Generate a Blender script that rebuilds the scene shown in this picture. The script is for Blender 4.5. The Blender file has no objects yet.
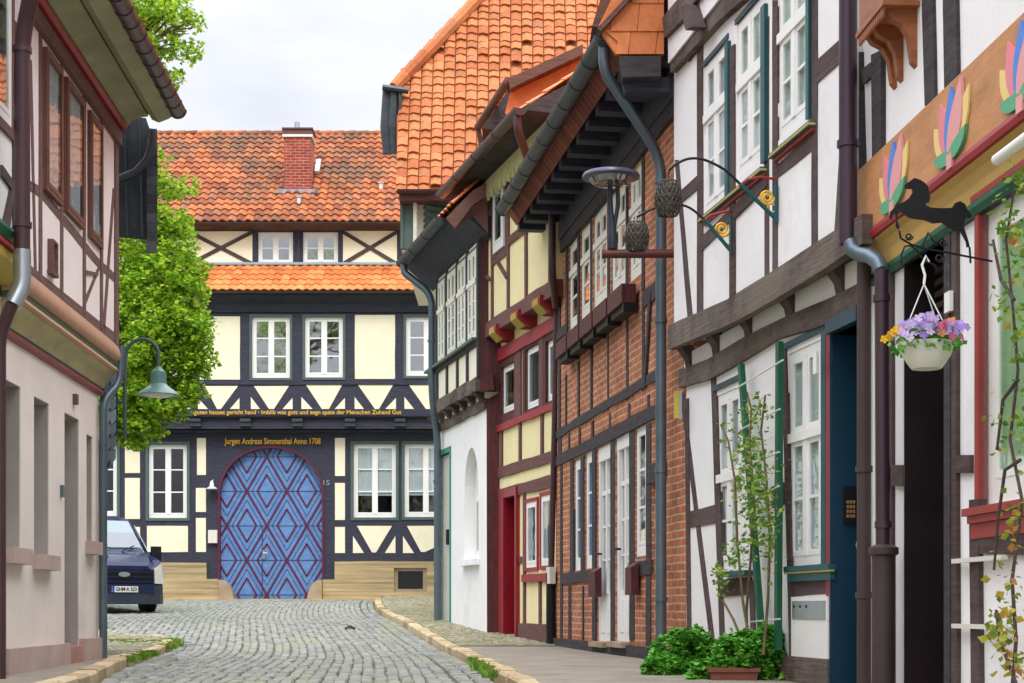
import bpy, math, random
from mathutils import Vector, Matrix, noise
random.seed(7)
sc = bpy.context.scene
COL = sc.collection
F, CX, HY, EZ = 1650.0, 512.0, 609.0, 1.6
PI = math.pi

# ---------------------------------------------------------------- street profile
GP = [(-60,-1.75),(0,-1.6),(6,-.80),(9,-.60),(12,-.53),(16,-.50),(20,-.49),(22,-.47),(24.6,-.36),(28.6,-.15),(34,.02),(41,.33),(60,.9),(200,2.2),(900,6)]
def G(y):
    for (a,ga),(b,gb) in zip(GP,GP[1:]):
        if y <= b: return EZ + ga+(gb-ga)*(y-a)/(b-a)
    return EZ+GP[-1][1]
def at(px,py,Y): return Vector(((px-CX)/F*Y, Y, EZ+(HY-py)/F*Y))
def X_at(px,Y): return (px-CX)/F*Y

# ---------------------------------------------------------------- materials
def lin(c): return tuple(((v/12.92) if v<=.04045 else ((v+.055)/1.055)**2.4) for v in c)
def new_mat(name):
    m = bpy.data.materials.new(name); m.use_nodes = True
    nt = m.node_tree; return m, nt, nt.nodes['Principled BSDF']
def mapping(nt, coord='Object', scale=(1,1,1)):
    tc = nt.nodes.new('ShaderNodeTexCoord'); mp = nt.nodes.new('ShaderNodeMapping')
    mp.inputs['Scale'].default_value = scale
    nt.links.new(tc.outputs[coord], mp.inputs['Vector']); return mp.outputs['Vector']
def noise_n(nt, vec, scale, detail=4, rough=.6):
    n = nt.nodes.new('ShaderNodeTexNoise'); n.inputs['Scale'].default_value = scale
    n.inputs['Detail'].default_value = detail; n.inputs['Roughness'].default_value = rough
    if vec is not None: nt.links.new(vec, n.inputs['Vector'])
    return n.outputs['Fac']
def ramp(nt, fac, stops):
    r = nt.nodes.new('ShaderNodeValToRGB'); cr = r.color_ramp
    while len(cr.elements) < len(stops): cr.elements.new(.5)
    for e,(p,c) in zip(cr.elements, stops): e.position = p; e.color = (*c,1)
    nt.links.new(fac, r.inputs['Fac']); return r.outputs['Color']
def mixc(nt, fac, a, b, mode='MIX'):
    m = nt.nodes.new('ShaderNodeMix'); m.data_type='RGBA'; m.blend_type = mode
    for s,v in ((0,fac),(6,a),(7,b)):
        if hasattr(v,'links') or isinstance(v,bpy.types.NodeSocket): nt.links.new(v,m.inputs[s])
        else: m.inputs[s].default_value = v if s==0 else (*v[:3],1)
    return m.outputs[2]
def bump(nt, bs, h, strength=.3, dist=.01):
    b = nt.nodes.new('ShaderNodeBump'); b.inputs['Strength'].default_value=strength; b.inputs['Distance'].default_value=dist
    nt.links.new(h,b.inputs['Height']); nt.links.new(b.outputs['Normal'],bs.inputs['Normal'])
def mat(name, col, rough=.8, var=.18, scale=2.5, bmp=.25, bscale=30, metal=0, stretch=(1,1,1), dirt=None, spec=.3):
    m, nt, bs = new_mat(name)
    v = mapping(nt,'Object',stretch)
    f = noise_n(nt, v, scale, 6, .65)
    a = tuple(max(0,c*(1-var)) for c in col); b = tuple(min(1,c*(1+var)) for c in col)
    c = ramp(nt, f, [(.3,a),(.7,b)])
    if dirt:
        f2 = noise_n(nt, v, scale*.45, 8, .75)
        k = ramp(nt, f2, [(.55,(0,0,0)),(.75,(.7,.7,.7))])
        c = mixc(nt, k, c, dirt)
    nt.links.new(c, bs.inputs['Base Color'])
    bs.inputs['Roughness'].default_value = rough; bs.inputs['Metallic'].default_value = metal
    bs.inputs['Specular IOR Level'].default_value = spec
    if bmp: bump(nt, bs, noise_n(nt, v, bscale, 5, .6), bmp, .01)
    return m
def wood(name, col, rough=.75, var=.45, along=(1.2,1.2,14), grey=None, bmp=.5):
    # grain runs across local z or x; two noises mixed
    m, nt, bs = new_mat(name)
    v = mapping(nt,'Object',along)
    f = noise_n(nt, v, 3.0, 8, .7)
    a = tuple(c*(1-var) for c in col); b = tuple(min(1,c*(1+var)) for c in col)
    c = ramp(nt, f, [(.32,a),(.68,b)])
    if grey:
        v2 = mapping(nt,'Object')
        k = ramp(nt, noise_n(nt, v2, .9, 6, .7), [(.42,(0,0,0)),(.62,(.8,.8,.8))])
        c = mixc(nt, k, c, grey)
    nt.links.new(c, bs.inputs['Base Color']); bs.inputs['Roughness'].default_value = rough
    bs.inputs['Specular IOR Level'].default_value = .25
    if bmp: bump(nt, bs, f, bmp, .02)
    return m
def brick(name, c1, c2, mortar, bw=.25, bh=.075, ms=.011):
    m, nt, bs = new_mat(name)
    tc = nt.nodes.new('ShaderNodeTexCoord'); sx = nt.nodes.new('ShaderNodeSeparateXYZ')
    nt.links.new(tc.outputs['Object'], sx.inputs[0])
    ad = nt.nodes.new('ShaderNodeMath'); ad.operation='ADD'
    nt.links.new(sx.outputs[0],ad.inputs[0]); nt.links.new(sx.outputs[1],ad.inputs[1])
    cb = nt.nodes.new('ShaderNodeCombineXYZ'); nt.links.new(ad.outputs[0],cb.inputs[0]); nt.links.new(sx.outputs[2],cb.inputs[1])
    nz = nt.nodes.new('ShaderNodeTexNoise'); nz.inputs['Scale'].default_value=3; nt.links.new(cb.outputs[0],nz.inputs['Vector'])
    vm = nt.nodes.new('ShaderNodeVectorMath'); vm.operation='MULTIPLY_ADD'
    nt.links.new(nz.outputs['Color'],vm.inputs[0]); vm.inputs[1].default_value=(.03,.025,0); nt.links.new(cb.outputs[0],vm.inputs[2])
    b = nt.nodes.new('ShaderNodeTexBrick'); nt.links.new(vm.outputs[0],b.inputs['Vector'])
    b.inputs['Scale'].default_value=1; b.inputs['Brick Width'].default_value=bw; b.inputs['Row Height'].default_value=bh
    b.inputs['Mortar Size'].default_value=ms; b.inputs['Mortar Smooth'].default_value=.35; b.inputs['Bias'].default_value=-.1
    b.inputs['Color1'].default_value=(*c1,1); b.inputs['Color2'].default_value=(*c2,1); b.inputs['Mortar'].default_value=(*mortar,1)
    f = noise_n(nt, cb.outputs[0], 2.2, 6, .7)
    k = ramp(nt, f, [(.3,(.62,.6,.6)),(.7,(1.25,1.2,1.15))])
    c = mixc(nt, 1.0, b.outputs['Color'], k, 'MULTIPLY')
    nt.links.new(c, bs.inputs['Base Color']); bs.inputs['Roughness'].default_value=.9
    bs.inputs['Specular IOR Level'].default_value=.2
    inv = nt.nodes.new('ShaderNodeMath'); inv.operation='SUBTRACT'; inv.inputs[0].default_value=1; nt.links.new(b.outputs['Fac'],inv.inputs[1])
    bump(nt, bs, inv.outputs[0], .6, .012)
    return m
def per_item(name, stops, rough=.8, moss=None, bmp=.3, bscale=25, spec=.3, trans=0):
    # colour varies from piece to piece (random number of the piece in its UV) 
    m, nt, bs = new_mat(name)
    uv = nt.nodes.new('ShaderNodeUVMap'); uv.uv_map='UVMap'
    sx = nt.nodes.new('ShaderNodeSeparateXYZ'); nt.links.new(uv.outputs[0],sx.inputs[0])
    c = ramp(nt, sx.outputs[0], stops)
    v = mapping(nt,'Object')
    k = ramp(nt, noise_n(nt, v, 9, 5, .7), [(.3,(.8,.8,.8)),(.7,(1.15,1.15,1.15))])
    c = mixc(nt, 1.0, c, k, 'MULTIPLY')
    if moss:
        k = ramp(nt, noise_n(nt, mapping(nt,'Object',(1,.22,1)) if 'cobble' in name else v, moss[0], 8, .75), [(moss[1],(0,0,0)),(moss[1]+.16,(moss[3],)*3)])
        c = mixc(nt, k, c, moss[2])
    nt.links.new(c, bs.inputs['Base Color']); bs.inputs['Roughness'].default_value=rough
    bs.inputs['Specular IOR Level'].default_value=spec
    if bmp: bump(nt, bs, noise_n(nt, v, bscale, 4, .6), bmp, .008)
    if trans:
        t = nt.nodes.new('ShaderNodeBsdfTranslucent'); nt.links.new(c,t.inputs['Color'])
        mx = nt.nodes.new('ShaderNodeMixShader'); mx.inputs[0].default_value=trans
        out = nt.nodes['Material Output']
        nt.links.new(bs.outputs[0],mx.inputs[1]); nt.links.new(t.outputs[0],mx.inputs[2]); nt.links.new(mx.outputs[0],out.inputs[0])
    return m
def glass(name, refl=.10, tint=(.75,.82,.85)):
    m, nt, bs = new_mat(name); nt.nodes.remove(bs)
    tr = nt.nodes.new('ShaderNodeBsdfTransparent'); tr.inputs[0].default_value=(*tint,1)
    gl = nt.nodes.new('ShaderNodeBsdfGlossy'); gl.inputs['Roughness'].default_value=.03
    nz = nt.nodes.new('ShaderNodeTexNoise'); nz.inputs['Scale'].default_value=1.7
    tc = nt.nodes.new('ShaderNodeTexCoord'); nt.links.new(tc.outputs['Object'],nz.inputs['Vector'])
    b = nt.nodes.new('ShaderNodeBump'); b.inputs['Strength'].default_value=.25; b.inputs['Distance'].default_value=.02
    nt.links.new(nz.outputs['Fac'],b.inputs['Height']); nt.links.new(b.outputs[0],gl.inputs['Normal'])
    lw_ = nt.nodes.new('ShaderNodeLayerWeight'); lw_.inputs[0].default_value=.5
    pw = nt.nodes.new('ShaderNodeMath'); pw.operation='POWER'; nt.links.new(lw_.outputs['Facing'],pw.inputs[0]); pw.inputs[1].default_value=5.0
    fr = nt.nodes.new('ShaderNodeMath'); fr.operation='MULTIPLY_ADD'; nt.links.new(pw.outputs[0],fr.inputs[0]); fr.inputs[1].default_value=.85; fr.inputs[2].default_value=.04
    ad = nt.nodes.new('ShaderNodeMath'); ad.operation='ADD'; ad.use_clamp=True; nt.links.new(fr.outputs[0],ad.inputs[0]); ad.inputs[1].default_value=refl
    mx = nt.nodes.new('ShaderNodeMixShader'); nt.links.new(ad.outputs[0],mx.inputs[0])
    nt.links.new(tr.outputs[0],mx.inputs[1]); nt.links.new(gl.outputs[0],mx.inputs[2])
    nt.links.new(mx.outputs[0], nt.nodes['Material Output'].inputs[0]); return m

W_PLAS = mat('white_plaster',(.80,.79,.80),.9,.05,1.6,.3,18,dirt=(.62,.60,.58))
CREAM  = mat('cream_plaster',(.80,.745,.56),.9,.06,1.5,.3,18,dirt=(.68,.60,.40))
CREAM2 = mat('yellow_plaster',(.80,.70,.40),.9,.07,1.5,.3,18,dirt=(.68,.58,.34))
CREAM3 = mat('offwhite_plaster',(.78,.74,.60),.9,.06,1.5,.3,18)
PINKW  = mat('pinkish_plaster',(.84,.745,.72),.9,.06,1.2,.3,14,dirt=(.62,.54,.52))
GREIGE = mat('beige_render',(.74,.665,.61),.92,.08,1.3,.35,10,dirt=(.56,.49,.44))
PLINTH = mat('grey_pink_plinth',(.44,.33,.29),.9,.15,2,.4,12)
HEADB = mat('slate_blue_paint',(.03,.065,.085),.5,.2,3,.1)
FRB = mat('chestnut_frame_paint',(.15,.062,.045),.5,.2,4,.2)
REVEAL = mat('darker_grey_reveal',(.36,.33,.31),.9,.1,2,.3,12)  # opening linings, greyer and darker than the wall render
T_DARK = wood('near_black_timber',(.036,.037,.058),.6,.45)
T_BRN  = wood('weathered_brown_timber',(.070,.044,.042),.85,.45,(1.2,1.2,10),(.12,.095,.09))
T_BRH  = wood('weathered_brown_beam',(.080,.054,.048),.85,.6,(1.0,1.2,12),(.20,.17,.145),.9)
T_PUR  = wood('purple_brown_timber',(.14,.062,.060),.7,.3)
T_MAR  = wood('maroon_boards',(.085,.022,.024),.55,.35,(9,9,1))
T_GRY  = wood('dark_grey_timber',(.050,.042,.046),.8,.4,(1.5,1.5,8))
T_ROSE = wood('rose_brown_timber',(.155,.085,.078),.75,.25)
T_BROWN= wood('brown_boards',(.12,.055,.040),.6,.35,(1,1,9))
WHITE  = mat('white_paint',(.80,.80,.78),.45,.04,3,.06,20,spec=.5)
GWHITE = mat('cream_white_paint',(.74,.74,.66),.5,.05,3,.06,20,spec=.4)
GREENP = mat('grey_green_paint',(.075,.115,.10),.5,.12,3,.1,20)
TEAL   = mat('teal_paint',(.012,.085,.10),.4,.15,3,.1,20)
BLUEP  = mat('petrol_blue_paint',(.005,.038,.075),.35,.15,2,.1,16,spec=.5)
DGREEN = mat('dark_green_paint',(.012,.10,.055),.45,.15,3,.1,20)
LGREEN = mat('sea_green_paint',(.04,.24,.17),.5,.12,3,.1,20)
RED    = mat('red_paint',(.30,.022,.03),.45,.15,3,.1,20)
CRIM   = mat('crimson_paint',(.24,.006,.014),.35,.15,2,.08,12,spec=.5)
ORED   = mat('brick_red_paint',(.30,.038,.034),.45,.12,3,.08,16)
YEL    = mat('ochre_yellow_paint',(.48,.36,.07),.5,.1,3,.1,20)
OLIVE  = mat('olive_gold_paint',(.40,.36,.17),.5,.25,2,.2,9,stretch=(1,1,3))
SOFF   = mat('olive_soffit_paint',(.30,.29,.16),.6,.2,2,.2,9)
TERRA  = mat('terracotta_paint',(.50,.28,.18),.55,.12,3,.2,14)
PINKM  = mat('raspberry_moulding',(.26,.055,.07),.5,.12,3,.15,14)
GREENM = mat('moulding_green',(.05,.13,.07),.5,.12,3,.15,14)
OCHB   = mat('orange_ochre_board',(.50,.235,.10),.6,.22,2.6,.4,10,dirt=(.36,.15,.06),stretch=(1,1,2.5))
GOLD   = mat('gold_lettering',(.72,.42,.05),.4,.1,5,0,5,metal=.2)
ZINC   = mat('blue_grey_zinc',(.12,.16,.19),.4,.2,2,.1,12,metal=.55)
ZINCD  = mat('dark_zinc',(.055,.065,.075),.42,.25,2,.1,12,metal=.5)
ZINCL  = mat('bright_zinc',(.40,.45,.48),.3,.15,2,.1,12,metal=.8)
PBROWN = mat('brown_pipe_paint',(.055,.022,.026),.35,.2,2,.08,12,spec=.5)
PGREY  = mat('grey_brown_pipe_paint',(.062,.042,.040),.5,.2,2,.15,12)
BLACK  = mat('black_iron',(.012,.012,.014),.5,.3,4,.2,30,metal=.3)
RUST   = mat('red_brown_steel',(.10,.030,.026),.5,.2,4,.2,30,metal=.2)
SLATE  = mat('blue_black_slate',(.035,.045,.055),.5,.35,6,.5,16)
STONE  = mat('layered_sandstone',(.40,.31,.17),.9,.5,1.4,.9,7,stretch=(.25,.25,8),dirt=(.24,.17,.10))
STONEG = mat('grey_sandstone',(.36,.28,.19),.9,.25,2,.6,9)
KERB   = mat('tan_kerb_stone',(.44,.33,.19),.9,.28,2.2,.6,12,dirt=(.26,.22,.13))
ASPH   = mat('worn_asphalt',(.25,.22,.18),.95,.2,2.5,.6,60,dirt=(.16,.145,.11))
JOINT  = mat('mossy_joint_sand',(.10,.13,.05),.98,.4,3,.5,30)
EARTH  = mat('town_ground',(.17,.15,.11),.98,.3,.8,.5,12)
CURT   = mat('white_curtain',(.72,.72,.70),.9,.1,8,.3,20,stretch=(6,6,.5))
DARKI  = mat('opening_shade_colour',(.02,.02,.022),.9,.2,2,0)
TERC   = mat('terracotta_planter',(.20,.07,.05),.7,.2,4,.2,20)
PLAST  = mat('offwhite_plastic',(.66,.65,.58),.4,.05,4,.05,20,spec=.5)
YELLP  = mat('yellow_plastic',(.55,.40,.05),.4,.05,4,0)
WBROWN = mat('varnished_wood',(.30,.10,.04),.45,.3,3,.4,10,stretch=(1,1,6))
GLASS  = glass('window_glass')
GLASSB = glass('sky_reflecting_glass',.42,(.8,.85,.9))
GLASSD = glass('dim_glass',.04)
BRICK  = brick('orange_brown_brick',(.46,.175,.085),(.35,.12,.06),(.50,.36,.26))
BRICKR = brick('red_chimney_brick',(.36,.06,.035),(.28,.045,.03),(.40,.27,.22),.22,.075,.010)
TILE_F = per_item('weathered_pantile',[(0,(.17,.055,.028)),(.35,(.32,.095,.035)),(.75,(.44,.145,.05)),(1,(.27,.11,.06))],.85,(.8,.46,(.11,.075,.05),.8))
TILE_S = per_item('orange_pantile',[(0,(.42,.12,.035)),(.5,(.56,.18,.05)),(1,(.62,.24,.08))],.8,(3,.62,(.20,.10,.05),.5))
TILE_B = per_item('bright_orange_tile',[(0,(.38,.11,.042)),(.4,(.49,.165,.062)),(.8,(.54,.205,.08)),(1,(.34,.13,.06))],.8,(2.2,.56,(.20,.11,.04),.65))
TILE_O = per_item('plain_orange_tile',[(0,(.56,.16,.05)),(1,(.68,.22,.07))],.6,(3,.7,(.3,.1,.04),.4))
TILE_R = per_item('red_brown_tile',[(0,(.17,.05,.035)),(1,(.27,.08,.05))],.8)
LEAF_T = per_item('maple_leaf',[(0,(.08,.20,.012)),(.35,(.20,.40,.02)),(.75,(.40,.60,.04)),(1,(.62,.72,.08))],.5,None,0,trans=.55)
LEAF_B = per_item('bush_leaf',[(0,(.04,.20,.015)),(.5,(.12,.44,.04)),(1,(.28,.60,.10))],.45,None,0,trans=.3)
LEAF_V = per_item('rose_leaf',[(0,(.06,.17,.02)),(.6,(.18,.34,.04)),(1,(.40,.46,.08))],.5,None,0,trans=.4)
LEAF_A = per_item('autumn_tinged_rose_leaf',[(0,(.08,.18,.02)),(.5,(.30,.34,.03)),(.8,(.50,.36,.05)),(1,(.50,.14,.05))],.5,None,0,trans=.4)
PETAL  = per_item('pansy_petals',[(0,(.46,.28,.78)),(.45,(.60,.44,.86)),(.6,(.82,.68,.88)),(.72,(.80,.10,.30)),(.85,(.90,.55,.02)),(1,(.75,.40,.02))],.6,None,0,trans=.3)
COBBLE = per_item('grey_cobble',[(0,(.19,.20,.185)),(.4,(.245,.25,.235)),(.8,(.30,.305,.28)),(1,(.29,.29,.23))],.85,(.9,.50,(.26,.31,.16),.5),.5,40)
COBBLG = per_item('small_pavement_stone',[(0,(.20,.19,.13)),(.5,(.30,.28,.19)),(1,(.38,.35,.25))],.9,(.9,.5,(.17,.20,.07),.6),.5,40)

# ---------------------------------------------------------------- mesh builder
class MB:
    def __init__(s): s.v=[]; s.f=[]; s.uv=[]; s.smooth=False
    def face(s, pts, r=None):
        i=len(s.v); s.v += [tuple(p) for p in pts]; s.f.append(tuple(range(i,i+len(pts)))); s.uv.append(r)
    def hexa(s, a, b, r=None):          # two quads a,b (4 pts each)
        s.face(a[::-1],r); s.face(b,r)
        for k in range(4): s.face([a[k],a[(k+1)%4],b[(k+1)%4],b[k]],r)
    def solid(s, a, b, r=None):
        n=len(a); s.face(a[::-1],r); s.face(b,r)
        for k in range(n): s.face([a[k],a[(k+1)%n],b[(k+1)%n],b[k]],r)
    def box(s, x0,x1,y0,y1,z0,z1,r=None):
        if x1<x0:x0,x1=x1,x0
        if y1<y0:y0,y1=y1,y0
        if z1<z0:z0,z1=z1,z0
        s.solid([(x0,y0,z0),(x1,y0,z0),(x1,y1,z0),(x0,y1,z0)],[(x0,y0,z1),(x1,y0,z1),(x1,y1,z1),(x0,y1,z1)],r)
    def tube(s, pts, rad, n=10, cap=True):
        pts=[Vector(p) for p in pts]; N=len(pts)
        if not hasattr(rad,'__len__'): rad=[rad]*N
        rings=[]; ref=None
        for i,p in enumerate(pts):
            t=(pts[min(i+1,N-1)]-pts[max(i-1,0)])
            if t.length<1e-9: t=Vector((0,0,1))
            t.normalize()
            if ref is None: ref=Vector((0,0,1)) if abs(t.z)<.9 else Vector((1,0,0))
            a=t.cross(ref).normalized(); b=t.cross(a).normalized(); ref=-b if False else ref
            if abs(t.dot(ref))>.95: ref=Vector((0,1,0)) if abs(t.y)<.9 else Vector((1,0,0)); a=t.cross(ref).normalized(); b=t.cross(a).normalized()
            if rings:
                # align with the previous ring
                pa=(rings[-1][0]-pts[i-1]).normalized(); pa=(pa-t*pa.dot(t)).normalized(); a=pa; b=t.cross(a).normalized()
            rings.append([p+(a*math.cos(2*PI*k/n)+b*math.sin(2*PI*k/n))*rad[i] for k in range(n)])
        for A,B in zip(rings,rings[1:]):
            for k in range(n): s.face([A[k],A[(k+1)%n],B[(k+1)%n],B[k]])
        if cap: s.face(rings[0][::-1]); s.face(rings[-1])
    def lathe(s, c, prof, n=20):
        c=Vector(c); rings=[[c+Vector((r*math.cos(2*PI*k/n),r*math.sin(2*PI*k/n),z)) for k in range(n)] for r,z in prof]
        for A,B in zip(rings,rings[1:]):
            for k in range(n): s.face([A[k],A[(k+1)%n],B[(k+1)%n],B[k]])
    def build(s, name, m, parent=None, smooth=False, kind=None):
        me=bpy.data.meshes.new(name); me.from_pydata([tuple(v) for v in s.v],[],s.f); 
        if any(r is not None for r in s.uv):
            u=me.uv_layers.new(name='UVMap'); data=[]
            for f,r in zip(s.f,s.uv):
                data += ([r if r is not None else .5, .5])*len(f)
            u.data.foreach_set('uv',data)
        me.materials.append(m)
        if smooth:
            import bmesh
            bm=bmesh.new(); bm.from_mesh(me); bmesh.ops.remove_doubles(bm,verts=bm.verts,dist=1e-5)
            for f in bm.faces: f.smooth=True
            for e in bm.edges:
                if len(e.link_faces)==2 and e.calc_face_angle(0)>.7: e.smooth=False
            bm.to_mesh(me); bm.free()
        me.update()
        o=bpy.data.objects.new(name,me); COL.objects.link(o)
        if parent is not None: o.parent=parent
        if kind: o['kind']=kind
        return o
def empty(name, loc, rz=0): 
    o=bpy.data.objects.new(name,None); COL.objects.link(o); o.location=loc; o.rotation_euler=(0,0,rz); o.empty_display_size=.3; return o
def tag(o,label,cat,group=None,kind=None):
    if kind: o['kind']=kind
    if label: o['label']=label
    if cat: o['category']=cat
    if group: o['group']=group
    return o
def wob(pts, amp=.008, step=.35):
    out=[]; n=len(pts)
    for i in range(n):
        a=Vector(pts[i]); b=Vector(pts[(i+1)%n]); L=(b-a).length; k=max(1,int(L/step))
        nn=Vector((-(b-a).y,(b-a).x)); nn=nn.normalized() if nn.length>0 else nn
        for j in range(k):
            p=a.lerp(b,j/k)
            if L>.25: p=p+nn*(random.uniform(-amp,amp) if j else random.uniform(-amp,amp)*.5)
            out.append((p.x,p.y))
    return out

# ---------------------------------------------------------------- a house front standing on its own plane
class House:
    def __init__(s, name, label, x0,y0,x1,y1, group=None, cat='house'):
        s.p0=Vector((x0,y0)); d=Vector((x1-x0,y1-y0)); s.L=d.length; s.d=d.normalized(); s.n=Vector((-s.d.y,s.d.x))
        s.zb=min(G(y0),G(y1))-.1
        s.root=empty(name,(x0,y0,s.zb),math.atan2(s.d.y,s.d.x)); tag(s.root,label,cat,group)
        s.c=0; s.holes=[]
    def P(s,px,py,w=0):
        D=Vector(((px-CX)/F,1)); q=s.p0-s.n*w
        t=q.dot(s.n)/D.dot(s.n); u=(D*t-s.p0).dot(s.d)
        return u, EZ+t*(HY-py)/F-s.zb
    def U(s,px,w=0): return s.P(px,HY,w)[0]
    def pts(s,ps,w=0): return [s.P(x,y,w) for x,y in ps]
    def world(s,u,w,z):
        q=s.p0+s.d*u-s.n*w; return Vector((q.x,q.y,z+s.zb))
    def prism(s,mb,uz,w0,w1,r=None):
        # consistent orientation
        A=sum(uz[i][0]*uz[(i+1)%len(uz)][1]-uz[(i+1)%len(uz)][0]*uz[i][1] for i in range(len(uz)))
        if A<0: uz=uz[::-1]
        mb.solid([(u,-w0,z) for u,z in uz],[(u,-w1,z) for u,z in uz],r)
    def timber(s,mb,pxs,w=0,th=.022,amp=.008,sw=True):
        s.c=(s.c+1)%9
        uz=s.pts(pxs,w); 
        if amp: uz=wob(uz,amp)
        s.prism(mb,uz,w-.02,w+th+s.c*.0016)
    def post(s,mb,xl,xr,yt,yb,w=0,th=.022,amp=.006): s.timber(mb,[(xl,yt),(xr,yt),(xr,yb),(xl,yb)],w,th,amp)
    def rect(s,x0,x1,yt,yb,w=0):
        u0,z1=s.P(x0,yt,w); _,z0=s.P(x0,yb,w); return u0,s.U(x1,w),z0,z1
    def box(s,mb,x0,x1,yt,yb,w0,w1,wr=None):
        u0,u1,z0,z1=s.rect(x0,x1,yt,yb,w1 if wr is None else wr); mb.box(u0,u1,-w1,-w0,z0,z1)
    def extr(s,mb,u0,u1,prof,r=None):       # cross-section (w,z) drawn along the front
        mb.solid([(u0,-w,z) for w,z in prof],[(u1,-w,z) for w,z in prof],r)
    def wall(s,name,m,u0,u1,z0,z1,w,depth,holes=(),reveal=.16,rm=None,ztop=None):
        mb=MB(); us=sorted({u0,u1,*[h[0] for h in holes],*[h[1] for h in holes]}); zs=sorted({z0,z1,*[h[2] for h in holes],*[h[3] for h in holes]})
        us=[u for u in us if u0-1e-6<=u<=u1+1e-6]; zs=[z for z in zs if z0-1e-6<=z<=z1+1e-6]
        for a,b in zip(us,us[1:]):
            for c,d in zip(zs,zs[1:]):
                cu,cz=(a+b)/2,(c+d)/2
                if any(h[0]<cu<h[1] and h[2]<cz<h[3] for h in holes): continue
                mb.face([(a,-w,c),(b,-w,c),(b,-w,d),(a,-w,d)])
        for h in holes:
            a,b,c,d=h[:4]; r=h[4] if len(h)>4 else reveal
            mb.face([(a,-w,c),(a,-w,d),(a,-w+r,d),(a,-w+r,c)]); mb.face([(b,-w,d),(b,-w,c),(b,-w+r,c),(b,-w+r,d)])
            mb.face([(a,-w,d),(b,-w,d),(b,-w+r,d),(a,-w+r,d)]); mb.face([(b,-w,c),(a,-w,c),(a,-w+r,c),(b,-w+r,c)])
        D=depth
        mb.face([(u0,-w,z0),(u0,-w,z1),(u0,D,z1),(u0,D,z0)]); mb.face([(u1,-w,z1),(u1,-w,z0),(u1,D,z0),(u1,D,z1)])
        mb.face([(u1,D,z0),(u0,D,z0),(u0,D,z1),(u1,D,z1)]); mb.face([(u0,-w,z1),(u1,-w,z1),(u1,D,z1),(u0,D,z1)])
        mb.face([(u0,-w,z0),(u0,D,z0),(u1,D,z0),(u1,-w,z0)])
        return mb.build(name,m,s.root)

def window(h, x0,x1,yt,yb, w, inset=.05, cols=2, rows=3, transom=None, top_rows=1, fm=WHITE, gm=GLASS, surround=None, sw=.05, sill=None, curtain=None, fr=.055, name='window', rect=None, bar=.022, tilt=False):
    u0,u1,z0,z1 = rect or h.rect(x0,x1,yt,yb,w)
    h.holes.append((u0,u1,z0,z1,inset+.12,w))
    mb=MB(); yf=-w+inset; d=.05
    def bx(a,b,c,e,f=0,g=d): mb.box(a,b,yf-f,yf+g,c,e)
    bx(u0,u0+fr,z0,z1); bx(u1-fr,u1,z0,z1); bx(u0+fr,u1-fr,z1-fr,z1); bx(u0+fr,u1-fr,z0,z0+fr*1.3)
    iu0,iu1,iz0,iz1=u0+fr,u1-fr,z0+fr*1.3,z1-fr
    zones=[(iz0,iz1,rows)]
    if transom:
        zt=z1-(z1-z0)*transom; bx(u0,u1,zt-.035,zt+.035,.022,d+.004)
        zones=[(iz0,zt-.035,rows),(zt+.035,iz1,top_rows)]
    cw=(iu1-iu0)/cols
    for (a,b,r) in zones:
        for k in range(1,cols): bx(iu0+k*cw-.035,iu0+k*cw+.035,a,b,.012,d-.002)
        # casement frames
        for k in range(cols):
            l=iu0+k*cw+(.035 if k else 0); rr=iu0+(k+1)*cw-(.035 if k<cols-1 else 0)
            for (p,q,s_,t_) in ((l,l+.035,a,b),(rr-.035,rr,a,b),(l+.035,rr-.035,a,a+.04),(l+.035,rr-.035,b-.035,b)): bx(p,q,s_,t_,.004,d-.006)
            for j in range(1,r):
                zc=a+(b-a)*j/r; bx(l+.035,rr-.035,zc-bar/2,zc+bar/2,.002,d-.014)
    win=mb.build(name,fm,h.root)
    p=MB(); p.face([(iu0,yf+.006,iz0),(iu1,yf+.006,iz0),(iu1,yf+.006,iz1),(iu0,yf+.006,iz1)]); p.build('pane',gm,win)
    if curtain:
        c=MB(); n=14; hh=(z1-z0)*curtain
        for (a,b) in ((iu0,iu0+(iu1-iu0)*(.49 if curtain>.95 else .42)),(iu1-(iu1-iu0)*(.49 if curtain>.95 else .42),iu1)):
            for k in range(n):
                ya=yf+.035+.010*math.sin(k*2.1); yb2=yf+.035+.010*math.sin((k+1)*2.1)
                c.face([(a+(b-a)*k/n,ya,z1-hh),(a+(b-a)*(k+1)/n,yb2,z1-hh),(a+(b-a)*(k+1)/n,yb2,z1),(a+(b-a)*k/n,ya,z1)])
        c.build('curtain',CURT,win)
    if surround:
        q=MB(); e=sw; f0=-w-.024
        q.box(u0-e,u0,f0,-w+.03,z0-e,z1+e); q.box(u1,u1+e,f0,-w+.03,z0-e,z1+e); q.box(u0,u1,f0+.002,-w+.028,z1,z1+e); q.box(u0,u1,f0+.002,-w+.028,z0-e,z0)
        q.build('surround',surround,win)
    if sill:
        q=MB(); q.box(u0-.05,u1+.05,-w-.085,-w+.02,z0-.045,z0-.002); q.build('sill',sill,win)
    return win
def holes_for(h,w,z0,z1): return [x[:5] for x in h.holes if abs(x[5]-w)<1e-6 and x[2]>=z0-1e-6 and x[3]<=z1+1e-6]

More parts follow.
